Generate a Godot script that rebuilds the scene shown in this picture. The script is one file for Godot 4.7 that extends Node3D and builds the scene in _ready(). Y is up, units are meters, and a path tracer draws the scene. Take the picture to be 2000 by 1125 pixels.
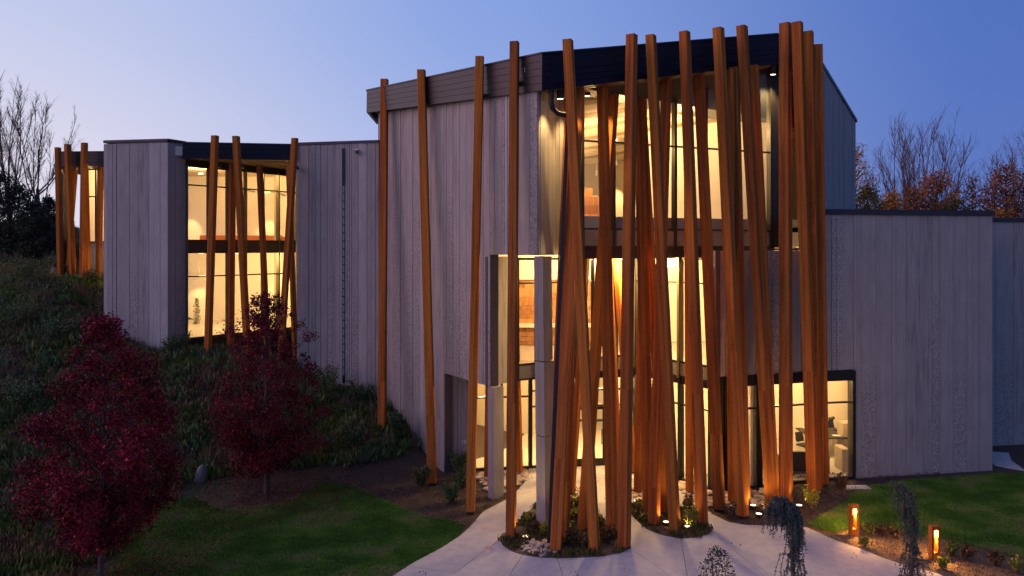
extends Node3D

# The eye stands 8.4 m above the plaza; x runs right, depth runs away from it (world z = -depth).
const FOCAL := 1500.0
const EYE := 8.4
const HORIZON := 484.0
var rng := RandomNumberGenerator.new()
var M := {}
var museum: Node3D
var taken := {}


func at(u: float, v: float, d: float) -> Vector3:
	return Vector3((u - 1000.0) * d / FOCAL, EYE - (v - HORIZON) * d / FOCAL, -d)


func gp(u: float, v: float, y := 0.0) -> Vector2:
	var d := (EYE - y) * FOCAL / (v - HORIZON)
	return Vector2((u - 1000.0) * d / FOCAL, d)


func w3(p: Vector2, y: float) -> Vector3:
	return Vector3(p.x, y, -p.y)


func ground_polygon(pix: Array) -> PackedVector2Array:
	var out := PackedVector2Array()
	for p in pix:
		out.append(gp(p[0], p[1]))
	return out


# ---------------------------------------------------------------- mesh collector
class Shape:
	var v := PackedVector3Array()
	var n := PackedVector3Array()
	var t := PackedVector2Array()
	var c := PackedColorArray()
	var i := PackedInt32Array()
	var tint := Color.WHITE

	func face(a: Vector3, b: Vector3, cc: Vector3, d: Vector3, out: Vector3, ua: Vector2, ub: Vector2, uc: Vector2, ud: Vector2) -> void:
		var nm := (b - a).cross(cc - a)
		if nm.length_squared() < 1e-14:
			nm = (cc - a).cross(d - a)
		nm = nm.normalized()
		var s := v.size()
		v.append_array([a, b, cc, d])
		t.append_array([ua, ub, uc, ud])
		c.append_array([tint, tint, tint, tint])
		if nm.dot(out) > 0.0:
			n.append_array([nm, nm, nm, nm])
			i.append_array([s, s + 2, s + 1, s, s + 3, s + 2])
		else:
			n.append_array([-nm, -nm, -nm, -nm])
			i.append_array([s, s + 1, s + 2, s, s + 2, s + 3])

	func quad(a: Vector3, b: Vector3, cc: Vector3, d: Vector3, out: Vector3) -> void:
		var w := a.distance_to(b)
		var h := a.distance_to(d)
		face(a, b, cc, d, out, Vector2(0, h), Vector2(w, h), Vector2(w, 0), Vector2(0, 0))

	# a solid between two rings of the same length (convex); u runs round it, v down from the top, in metres
	func prism(low: PackedVector3Array, high: PackedVector3Array, uvo := Vector2.ZERO) -> void:
		var mid := Vector3.ZERO
		var k := low.size()
		for p in low:
			mid += p
		for p in high:
			mid += p
		mid /= 2.0 * k
		var u := uvo.x
		for a in k:
			var b := (a + 1) % k
			var w := low[a].distance_to(low[b])
			var h := low[a].distance_to(high[a])
			face(low[a], low[b], high[b], high[a], (low[a] + low[b] + high[a] + high[b]) / 4.0 - mid, Vector2(u, uvo.y + h), Vector2(u + w, uvo.y + h), Vector2(u + w, uvo.y), Vector2(u, uvo.y))
			u += w
		cap(high, mid)
		cap(low, mid)

	func cap(ring: PackedVector3Array, mid: Vector3) -> void:
		var ctr := Vector3.ZERO
		for p in ring:
			ctr += p
		ctr /= ring.size()
		if ring.size() == 4:
			quad(ring[0], ring[1], ring[2], ring[3], ctr - mid)
			return
		for a in ring.size():
			var b := (a + 1) % ring.size()
			face(ctr, ring[a], ring[b], ctr, ctr - mid, Vector2.ZERO, Vector2(0.1, 0), Vector2(0, 0.1), Vector2.ZERO)

	func box(lo: Vector3, hi: Vector3, uvo := Vector2.ZERO) -> void:
		prism(PackedVector3Array([Vector3(lo.x, lo.y, hi.z), Vector3(hi.x, lo.y, hi.z), Vector3(hi.x, lo.y, lo.z), Vector3(lo.x, lo.y, lo.z)]),
			PackedVector3Array([Vector3(lo.x, hi.y, hi.z), Vector3(hi.x, hi.y, hi.z), Vector3(hi.x, hi.y, lo.z), Vector3(lo.x, hi.y, lo.z)]), uvo)

	# any polygon in plan (x, depth), between two heights
	func plate(poly: PackedVector2Array, y0: float, y1: float) -> void:
		var tri := Geometry2D.triangulate_polygon(poly)
		for side in 2:
			var y := y1 if side == 0 else y0
			var s := v.size()
			for p in poly:
				v.append(Vector3(p.x, y, -p.y))
				n.append(Vector3.UP if side == 0 else Vector3.DOWN)
				t.append(p)
				c.append(tint)
			for k in range(0, tri.size(), 3):
				var a := tri[k]
				var b := tri[k + 1]
				var d := tri[k + 2]
				var turn := (v[s + b] - v[s + a]).cross(v[s + d] - v[s + a]).y
				if (turn > 0.0) == (side == 0):
					i.append_array([s + a, s + d, s + b])
				else:
					i.append_array([s + a, s + b, s + d])
		var clockwise := Geometry2D.is_polygon_clockwise(poly)
		for a in poly.size():
			var b := (a + 1) % poly.size()
			var e := poly[b] - poly[a]
			var o := Vector2(e.y, -e.x) * (-1.0 if clockwise else 1.0)
			quad(Vector3(poly[a].x, y0, -poly[a].y), Vector3(poly[b].x, y0, -poly[b].y), Vector3(poly[b].x, y1, -poly[b].y), Vector3(poly[a].x, y1, -poly[a].y), Vector3(o.x, 0, -o.y))

	func tube(path: PackedVector3Array, radii: PackedFloat32Array, sides: int) -> void:
		var s := v.size()
		var side := Vector3.RIGHT
		for k in path.size():
			var dir := (path[mini(k + 1, path.size() - 1)] - path[maxi(k - 1, 0)]).normalized()
			side = (side - dir * side.dot(dir))
			if side.length() < 0.01:
				side = dir.cross(Vector3.UP if absf(dir.y) < 0.9 else Vector3.BACK)
			side = side.normalized()
			var up := dir.cross(side)
			for q in sides + 1:
				var a := TAU * q / sides
				var o := side * cos(a) + up * sin(a)
				v.append(path[k] + o * radii[k])
				n.append(o)
				t.append(Vector2(float(q) / sides, k * 0.3))
				c.append(tint)
		for k in path.size() - 1:
			for q in sides:
				var a := s + k * (sides + 1) + q
				var b := a + sides + 1
				i.append_array([a, b, a + 1, b, b + 1, a + 1])

	# a pointed leaf of two triangles
	func leaf(p: Vector3, along: Vector3, across: Vector3, col: Color) -> void:
		var s := v.size()
		var nm := along.cross(across).normalized()
		v.append_array([p, p + along * 0.5 + across * 0.5, p + along, p + along * 0.5 - across * 0.5])
		n.append_array([nm, nm, nm, nm])
		t.append_array([Vector2(0, 0), Vector2(1, 0), Vector2(1, 1), Vector2(0, 1)])
		c.append_array([col, col, col, col])
		i.append_array([s, s + 1, s + 2, s, s + 2, s + 3])

	func mesh(mat: Material) -> ArrayMesh:
		var a := []
		a.resize(Mesh.ARRAY_MAX)
		a[Mesh.ARRAY_VERTEX] = v
		a[Mesh.ARRAY_NORMAL] = n
		a[Mesh.ARRAY_TEX_UV] = t
		a[Mesh.ARRAY_COLOR] = c
		a[Mesh.ARRAY_INDEX] = i
		var m := ArrayMesh.new()
		m.add_surface_from_arrays(Mesh.PRIMITIVE_TRIANGLES, a)
		m.surface_set_material(0, mat)
		return m


# ---------------------------------------------------------------- objects
func numbered(called: String) -> String:
	var k: int = taken.get(called, 0)
	taken[called] = k + 1
	return called if k == 0 else "%s_%03d" % [called, k]


func obj(called: String, s: Shape, mat: Material, parent: Node = self) -> MeshInstance3D:
	return put(called, s.mesh(mat), parent)


func put(called: String, m: Mesh, parent: Node = self, where := Vector3.ZERO) -> MeshInstance3D:
	var o := MeshInstance3D.new()
	if parent == self:
		o.name = numbered(called)
	else:
		var kids: Dictionary = parent.get_meta("kids") if parent.has_meta("kids") else {}
		var k: int = kids.get(called, 0)
		kids[called] = k + 1
		parent.set_meta("kids", kids)
		o.name = called if k == 0 else "%s_%03d" % [called, k]
	o.mesh = m
	o.position = where
	parent.add_child(o, true)
	return o


func tag(o: Node3D, label: String, category := "", group := "", kind := "") -> Node3D:
	if label:
		o.set_meta("label", label)
	if category:
		o.set_meta("category", category)
	if group:
		o.set_meta("group", group)
	if kind:
		o.set_meta("kind", kind)
	return o


func thing(called: String, label: String, category: String, where: Vector3, group := "") -> Node3D:
	var o := Node3D.new()
	o.name = numbered(called)
	add_child(o)
	o.position = where
	tag(o, label, category, group)
	return o


func part(called: String, parent: Node) -> Node3D:
	var o := Node3D.new()
	var kids: Dictionary = parent.get_meta("kids") if parent.has_meta("kids") else {}
	var k: int = kids.get(called, 0)
	kids[called] = k + 1
	parent.set_meta("kids", kids)
	o.name = called if k == 0 else "%s_%03d" % [called, k]
	parent.add_child(o, true)
	return o


func structure(called: String, s: Shape, mat: Material) -> MeshInstance3D:
	var o := obj(called, s, mat)
	o.set_meta("kind", "structure")
	return o


# ---------------------------------------------------------------- materials
func lin(r: float, g: float, b: float) -> Color:
	return Color(r, g, b).linear_to_srgb()


func plain(r: float, g: float, b: float, rough := 0.8, metal := 0.0) -> StandardMaterial3D:
	var m := StandardMaterial3D.new()
	m.albedo_color = lin(r, g, b)
	m.roughness = rough
	m.metallic = metal
	return m


func glowing(r: float, g: float, b: float, energy: float) -> StandardMaterial3D:
	var m := plain(0.8, 0.8, 0.8, 0.5)
	m.emission_enabled = true
	m.emission = lin(r, g, b)
	m.emission_energy_multiplier = energy
	return m


func noise(sd: int, freq: float, oct := 3, kind := FastNoiseLite.TYPE_SIMPLEX) -> FastNoiseLite:
	var f := FastNoiseLite.new()
	f.seed = sd
	f.frequency = freq
	f.noise_type = kind
	f.fractal_octaves = oct
	return f


func painted(w: int, h: int, shade: Callable) -> ImageTexture:
	var data := PackedByteArray()
	data.resize(w * h * 3)
	var k := 0
	for y in h:
		for x in w:
			var c: Color = shade.call(x, y)
			c = c.linear_to_srgb()
			data[k] = clampi(int(c.r * 255.0), 0, 255)
			data[k + 1] = clampi(int(c.g * 255.0), 0, 255)
			data[k + 2] = clampi(int(c.b * 255.0), 0, 255)
			k += 3
	return ImageTexture.create_from_image(Image.create_from_data(w, h, false, Image.FORMAT_RGB8, data))


func textured(tex: Texture2D, rough: float, bump: float, scale: Vector3, triplanar := false) -> StandardMaterial3D:
	var m := StandardMaterial3D.new()
	m.albedo_texture = tex
	m.roughness = rough
	m.uv1_scale = scale
	if triplanar:
		m.uv1_triplanar = true
		m.uv1_world_triplanar = true
	if bump > 0.0:
		m.heightmap_enabled = true
		m.heightmap_texture = tex
		m.heightmap_scale = bump
	return m


func concrete(sd: int, base: float, from: float, to: float, streak: float) -> StandardMaterial3D:
	# 2 m wide, 12 m tall; exposed aggregate grows in between the heights from and to (0 = top)
	var broad := noise(sd, 0.012, 3)
	var fine := noise(sd + 1, 0.25, 2)
	var grain := noise(sd + 2, 0.06, 2)
	var pebble := noise(sd + 3, 0.27, 1, FastNoiseLite.TYPE_CELLULAR)
	pebble.cellular_return_type = FastNoiseLite.RETURN_CELL_VALUE
	var stain := noise(sd + 5, 0.02, 3)
	var line := noise(sd + 7, 0.33, 2)
	var tex := painted(192, 1152, func(x: int, y: int) -> Color:
		var h := y / 1152.0
		var k := base * (1.0 + 0.10 * broad.get_noise_2d(x, y * 0.5) + 0.10 * fine.get_noise_2d(x, y) + 0.045 * grain.get_noise_2d(x * 2.0, y * 0.12))
		k *= 1.0 + 0.05 * line.get_noise_1d(x) + (-0.16 if line.get_noise_1d(x * 0.7 + 300.0) > 0.52 else 0.0)
		k *= 1.0 - streak * maxf(0.0, stain.get_noise_2d(x * 2.2, y * 0.16) - 0.1)
		var g := smoothstep(from, to, h + 0.10 * broad.get_noise_2d(x * 3.0 + 400.0, y * 0.8))
		var p := pebble.get_noise_2d(x, y)
		var stone := base * (1.0 + 0.5 * p) if fine.get_noise_2d(x * 1.3 + 90, y * 1.3) > -0.3 else base * 0.58
		var q := lerpf(k, stone, g * 0.85)
		return Color(q * 0.90, q * 0.88, q * 0.80))
	return textured(tex, 0.85, 1.2 if from < 0.9 else 0.4, Vector3(0.5, 1.0 / 12.0, 1))


func wood(sd: int, base: Color, contrast: float, w: int, h: int, scale: Vector3) -> StandardMaterial3D:
	var fibre := noise(sd, 0.11, 3)
	var band := noise(sd + 1, 0.03, 2)
	var knot := noise(sd + 2, 0.05, 1)
	var tex := painted(w, h, func(x: int, y: int) -> Color:
		var f := fibre.get_noise_2d(x * 2.2, y * 0.05)
		var b := band.get_noise_2d(x * 1.2, y * 0.04)
		var kn := maxf(0.0, knot.get_noise_2d(x * 2.5, y * 0.9) - 0.74) * 1.2
		var k := 1.0 + contrast * (0.55 * f + 0.6 * b) - kn
		var check := fibre.get_noise_2d(x * 3.5 + 700.0, y * 0.012 + 50.0)
		if check > 0.56:
			k *= 0.62
		return Color(base.r * k, base.g * k * (1.0 + 0.12 * b), base.b * k))
	var m := textured(tex, 0.85, 0.3, scale)
	m.metallic_specular = 0.22
	return m


func leafy(rough := 0.7, back := 0.35) -> StandardMaterial3D:
	var m := StandardMaterial3D.new()
	m.vertex_color_use_as_albedo = true
	m.roughness = rough
	m.metallic_specular = 0.3
	if back > 0.0:
		m.backlight_enabled = true
		m.backlight = Color(back, back, back)
	return m


func make_materials() -> void:
	M.smooth = concrete(11, 0.345, 1.5, 2.0, 0.15)
	M.stained = concrete(31, 0.33, 1.5, 2.0, 0.5)
	M.rough = concrete(51, 0.37, -0.4, -0.3, 0.15)
	M.rough_low = concrete(71, 0.35, 0.35, 0.65, 0.2)
	M.rough_mid = concrete(91, 0.355, 0.15, 0.35, 0.25)
	M.pale = concrete(111, 0.43, 1.5, 2.0, 0.1)
	M.wall_core = plain(0.09, 0.085, 0.085, 0.9)
	M.timber = []
	for q in [[5, 0.345, 0.118, 0.024, 0.55], [8, 0.39, 0.136, 0.026, 0.5], [13, 0.28, 0.098, 0.024, 0.6], [17, 0.32, 0.106, 0.022, 0.6], [19, 0.36, 0.114, 0.026, 0.55]]:
		M.timber.append(wood(q[0], Color(q[1], q[2], q[3]), q[4], 128, 1024, Vector3(0.8, 1.0 / 14.0, 1)))
	M.plank = [wood(21, Color(0.42, 0.22, 0.085), 0.4, 64, 256, Vector3(1.6, 0.4, 1)), wood(23, Color(0.50, 0.27, 0.11), 0.35, 64, 256, Vector3(1.6, 0.4, 1)), wood(27, Color(0.33, 0.16, 0.06), 0.4, 64, 256, Vector3(1.6, 0.4, 1))]
	M.steel = plain(0.018, 0.018, 0.02, 0.45, 0.3)
	M.frame = plain(0.022, 0.021, 0.02, 0.4, 0.3)
	M.frame_bronze = plain(0.14, 0.115, 0.055, 0.45, 0.3)
	M.fascia = plain(0.03, 0.025, 0.026, 0.42, 0.35)
	M.fascia_dark = plain(0.014, 0.017, 0.028, 0.5, 0.1)
	M.fascia_dark.metallic_specular = 0.25
	M.coping = plain(0.035, 0.035, 0.045, 0.45, 0.4)
	M.soffit = plain(0.06, 0.035, 0.02, 0.6)
	M.soffit_slat = plain(0.15, 0.08, 0.035, 0.6)
	M.cream = plain(0.80, 0.75, 0.66, 0.9)
	M.white = plain(0.80, 0.79, 0.76, 0.85)
	M.grey = plain(0.16, 0.155, 0.15, 0.8)
	M.link = plain(0.22, 0.24, 0.27, 0.5)
	M.brown = plain(0.055, 0.035, 0.02, 0.7)
	M.taupe = plain(0.42, 0.37, 0.29, 0.9)
	M.ceiling = plain(0.66, 0.58, 0.45, 0.85)
	M.terracotta = plain(0.42, 0.13, 0.045, 0.8)
	M.floor = plain(0.55, 0.52, 0.47, 0.35)
	M.black = plain(0.012, 0.012, 0.013, 0.5)
	M.lamp = glowing(1.0, 0.8, 0.5, 6.0)
	M.lamp_soft = glowing(1.0, 0.72, 0.4, 2.0)
	M.lamp_low = glowing(1.0, 0.82, 0.55, 3.0)
	M.exit = glowing(0.1, 0.9, 0.25, 1.5)
	var g := StandardMaterial3D.new()
	g.transparency = BaseMaterial3D.TRANSPARENCY_ALPHA
	g.albedo_color = Color(0.85, 0.9, 0.92, 0.04)
	g.roughness = 0.02
	g.metallic_specular = 0.5
	M.glass = g
	var n1 := noise(201, 0.02, 4)
	var n2 := noise(203, 0.3, 2)
	M.paving = textured(painted(512, 512, func(x: int, y: int) -> Color:
		var k := 0.42 * (1.0 + 0.12 * n1.get_noise_2d(x, y) + 0.18 * n2.get_noise_2d(x, y))
		k *= 1.0 - 0.35 * maxf(0.0, n1.get_noise_2d(x * 2.5 + 900, y * 2.5) - 0.42)
		return Color(k * 0.98, k * 0.97, k * 0.95)), 0.8, 0.15, Vector3(0.22, 0.22, 0.22), true)
	var n3 := noise(211, 0.09, 3)
	var n4 := noise(213, 0.35, 2)
	M.mulch = textured(painted(384, 384, func(x: int, y: int) -> Color:
		var k := 0.085 * (1.0 + 0.7 * n3.get_noise_2d(x, y * 1.7) + 0.8 * n4.get_noise_2d(x, y))
		return Color(k * 1.2, k * 0.82, k * 0.56)), 0.95, 4.0, Vector3(0.4, 0.4, 0.4), true)
	var soil := textured(painted(384, 384, func(x: int, y: int) -> Color:
		var k := 0.9 + 0.55 * n3.get_noise_2d(x, y) + 0.4 * n4.get_noise_2d(x, y)
		return Color(k, k, k) * 0.8), 0.95, 5.0, Vector3(0.35, 0.35, 0.35), true)
	soil.vertex_color_use_as_albedo = true
	M.soil = soil
	M.leaf = leafy()
	M.needle = leafy(0.6, 0.0)
	M.bark = textured(painted(64, 256, func(x: int, y: int) -> Color:
		var k := 0.06 * (1.0 + 0.6 * n3.get_noise_2d(x * 2.0, y * 0.4) + 0.3 * n4.get_noise_2d(x, y))
		return Color(k * 1.05, k * 0.95, k * 0.88)), 0.95, 1.0, Vector3(2, 0.6, 1))
	M.twig = plain(0.13, 0.075, 0.07, 0.95)
	M.ceiling_dark = plain(0.36, 0.29, 0.20, 0.85)
	M.paint_mark = plain(0.46, 0.29, 0.28, 0.9)
	M.boulder = plain(0.15, 0.155, 0.15, 0.9)
	M.stones = []
	for c in [[0.42, 0.35, 0.26], [0.33, 0.29, 0.25], [0.46, 0.40, 0.32], [0.34, 0.25, 0.18]]:
		M.stones.append(plain(c[0], c[1], c[2], 0.8))


# ---------------------------------------------------------------- camera, sky, light
func sky_texture() -> ImageTexture:
	# dusk: the sun has set far to the left, the sky deepens to the right
	var w := 512
	var h := 256
	var im := Image.create(w, h, false, Image.FORMAT_RGBF)
	for y in h:
		var el := PI * (0.5 - (y + 0.5) / h)
		for x in w:
			var az := TAU * (x + 0.5) / w
			var t := 0.5 + 0.5 * cos(az + deg_to_rad(78.0))
			var low := ramp([[0.0, Color(0.08, 0.125, 0.36)], [0.34, Color(0.115, 0.195, 0.54)], [0.63, Color(0.42, 0.51, 0.83)], [0.87, Color(0.82, 0.76, 0.85)], [1.0, Color(1.0, 0.80, 0.78)]], t)
			var mid := ramp([[0.0, Color(0.055, 0.10, 0.32)], [0.34, Color(0.085, 0.17, 0.52)], [0.63, Color(0.25, 0.37, 0.76)], [0.87, Color(0.53, 0.59, 0.84)], [1.0, Color(0.60, 0.62, 0.82)]], t)
			var top := Color(0.13, 0.21, 0.52)
			var e := maxf(el, 0.0)
			var c := low.lerp(mid, smoothstep(0.0, 0.33, e)).lerp(top, smoothstep(0.33, 1.3, e))
			im.set_pixel(x, y, c)
	return ImageTexture.create_from_image(im)


func ramp(stops: Array, t: float) -> Color:
	for k in stops.size() - 1:
		var a: Array = stops[k]
		var b: Array = stops[k + 1]
		if t <= b[0]:
			var f: float = smoothstep(a[0], b[0], t) * 0.4 + 0.6 * (t - a[0]) / (b[0] - a[0])
			var ca: Color = a[1]
			return ca.lerp(b[1], f)
	return stops[-1][1]


func set_up() -> void:
	var cam := Camera3D.new()
	cam.name = "camera"
	cam.keep_aspect = Camera3D.KEEP_HEIGHT
	cam.set_frustum(0.1 * 1125.0 / FOCAL, Vector2(0, -0.1 * (562.5 - HORIZON) / FOCAL), 0.1, 900.0)
	cam.position = Vector3(0, EYE, 0)
	add_child(cam)
	cam.current = true
	var env := Environment.new()
	env.background_mode = Environment.BG_SKY
	var sm := PanoramaSkyMaterial.new()
	sm.panorama = sky_texture()
	var sky := Sky.new()
	sky.sky_material = sm
	env.sky = sky
	env.background_energy_multiplier = 1.0
	env.tonemap_mode = Environment.TONE_MAPPER_LINEAR
	env.tonemap_exposure = 1.0
	env.sdfgi_enabled = true
	env.ssao_enabled = true
	env.ssil_enabled = true
	var we := WorldEnvironment.new()
	we.name = "surroundings"
	we.environment = env
	add_child(we)
	# what is left of the sun's glow, low on the left
	var sun := DirectionalLight3D.new()
	sun.name = "afterglow"
	sun.light_color = Color(1.0, 0.66, 0.76)
	sun.light_energy = 0.44
	sun.light_angular_distance = 80.0
	sun.shadow_enabled = true
	sun.sky_mode = DirectionalLight3D.SKY_MODE_LIGHT_ONLY
	sun.look_at_from_position(Vector3(-97, 30, -6), Vector3(0, 0, -30))
	add_child(sun)


const WARM := Color(1.0, 0.80, 0.52)


func omni(where: Vector3, energy: float, size := 0.06, col := WARM) -> void:
	var l := OmniLight3D.new()
	l.name = numbered("bulb")
	l.light_color = col
	l.light_energy = energy
	l.light_size = size
	l.omni_range = 30.0
	l.omni_attenuation = 2.0
	l.shadow_enabled = true
	l.position = where
	add_child(l)


func spot(where: Vector3, towards: Vector3, energy: float, angle: float, size := 0.05, col := WARM) -> void:
	var l := SpotLight3D.new()
	l.name = numbered("beam")
	l.light_color = col
	l.light_energy = energy
	l.light_size = size
	l.spot_angle = angle
	l.spot_range = 30.0
	l.spot_attenuation = 2.0
	l.spot_angle_attenuation = 0.6
	l.shadow_enabled = true
	var up := Vector3.UP if absf((towards - where).normalized().y) < 0.98 else Vector3.BACK
	l.look_at_from_position(where, towards, up)
	add_child(l)


# ---------------------------------------------------------------- ground
var hill_at := PackedVector2Array()
var hill_w := PackedFloat32Array()
var hill_h := PackedFloat32Array()


func solve_hill() -> void:
	var pts := [[0, 20, 0], [6, 22, 0], [12, 24, 0], [18, 28, 0], [26, 30, 0], [0, 29, 0], [6, 28, 0], [-3, 22, 0], [-6, 20, 0], [-2.4, 28.3, 0.02], [10, 19, 0], [22, 20, 0], [-6, 23.5, 0.02], [-9.5, 20, 0], [32, 44, 0], [-1, 25.5, 0], [-4.3, 27.4, 0.2],
		[-8.2, 25.4, 0.25], [-5.13, 30.3, 1.15], [-5.6, 33.5, 1.8], [-6.6, 34.4, 2.05], [-9, 34.4, 2.7], [-10.8, 35, 3.7], [-13.3, 33.6, 4.0], [-16, 33.3, 4.1], [-18.2, 33.8, 4.8], [-21, 36.5, 5.9], [-23, 40.5, 6.8], [-26, 42, 7.0], [-31, 46, 8.0], [-30, 36, 5.6], [-20, 28.5, 2.5], [-14, 28.3, 1.8],
		[-14, 24, 0.6], [-20, 22.5, 0.7], [-27, 26, 2.0], [-47, 60, 10], [-10, 29.2, 1.4], [-7, 29.6, 1.1], [-14, 20, 0.0], [-24, 18, 0.0], [-40, 24, 2.0], [-13, 39, 3.0], [-17, 38, 3.0], [-10.5, 38.5, 2.6], [-14, 36.6, 3.4], [-60, 85, 11], [-100, 30, 8], [70, 80, 0], [70, 20, 0], [10, 90, 2], [0, 160, 4], [-110, 160, 14], [110, 160, 2], [0, 4, 0], [-40, 4, 0], [40, 4, 0], [12, 36, 0], [2, 35, 0.0], [-2.6, 31, 0.5]]
	var n := pts.size()
	var m := []
	for a in n:
		var row := PackedFloat64Array()
		row.resize(n + 4)
		for b in n:
			row[b] = kernel(Vector2(pts[a][0], pts[a][1]).distance_to(Vector2(pts[b][0], pts[b][1])))
		row[n] = 1.0
		row[n + 1] = pts[a][0]
		row[n + 2] = pts[a][1]
		row[n + 3] = pts[a][2]
		m.append(row)
	for q in 3:
		var row := PackedFloat64Array()
		row.resize(n + 4)
		for b in n:
			row[b] = 1.0 if q == 0 else pts[b][q - 1]
		m.append(row)
	var size := n + 3
	for k in size:
		var best := k
		for r in range(k, size):
			if absf(m[r][k]) > absf(m[best][k]):
				best = r
		var swap = m[k]
		m[k] = m[best]
		m[best] = swap
		for r in size:
			if r == k:
				continue
			var row: PackedFloat64Array = m[r]
			var head: PackedFloat64Array = m[k]
			var f: float = row[k] / head[k]
			if f == 0.0:
				continue
			for q in range(k, size + 1):
				row[q] -= f * head[q]
			m[r] = row
	for k in size:
		hill_w.append(m[k][size] / m[k][k])
	for p in pts:
		hill_at.append(Vector2(p[0], p[1]))


func kernel(r: float) -> float:
	return r * r * log(r) if r > 1e-6 else 0.0


func raw_height(p: Vector2) -> float:
	var n := hill_at.size()
	var h: float = hill_w[n] + hill_w[n + 1] * p.x + hill_w[n + 2] * p.y
	for k in n:
		h += hill_w[k] * kernel(p.distance_to(hill_at[k]))
	h -= 0.06
	if h < 0.0:
		return 0.0
	return h * h / 0.6 if h < 0.3 else h - 0.15


var cols := PackedFloat32Array()
var rows := PackedFloat32Array()


func spaced(edges: Array) -> PackedFloat32Array:
	var out := PackedFloat32Array()
	for e in edges:
		var x: float = e[0]
		while x < e[1] - 0.001:
			out.append(x)
			x += e[2]
	out.append(edges[-1][1])
	return out


func height(p: Vector2) -> float:
	var a := clampi(cols.bsearch(p.x) - 1, 0, cols.size() - 2)
	var b := clampi(rows.bsearch(p.y) - 1, 0, rows.size() - 2)
	var fx := clampf((p.x - cols[a]) / (cols[a + 1] - cols[a]), 0, 1)
	var fy := clampf((p.y - rows[b]) / (rows[b + 1] - rows[b]), 0, 1)
	var w := cols.size()
	return lerpf(lerpf(hill_h[b * w + a], hill_h[b * w + a + 1], fx), lerpf(hill_h[(b + 1) * w + a], hill_h[(b + 1) * w + a + 1], fx), fy)


# the point of the ground seen at that spot of the slope
func on_hill(u: float, v: float) -> Vector3:
	var d := 17.0
	while d < 90.0:
		var p := at(u, v, d)
		if p.y <= height(Vector2(p.x, d)):
			return Vector3(p.x, height(Vector2(p.x, d)), -d)
		d += 0.05
	return at(u, v, 60.0)


var lawns: Array[PackedVector2Array] = []
var plaza := PackedVector2Array()
var beds: Array[PackedVector2Array] = []
var dry_border := PackedVector2Array()


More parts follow.
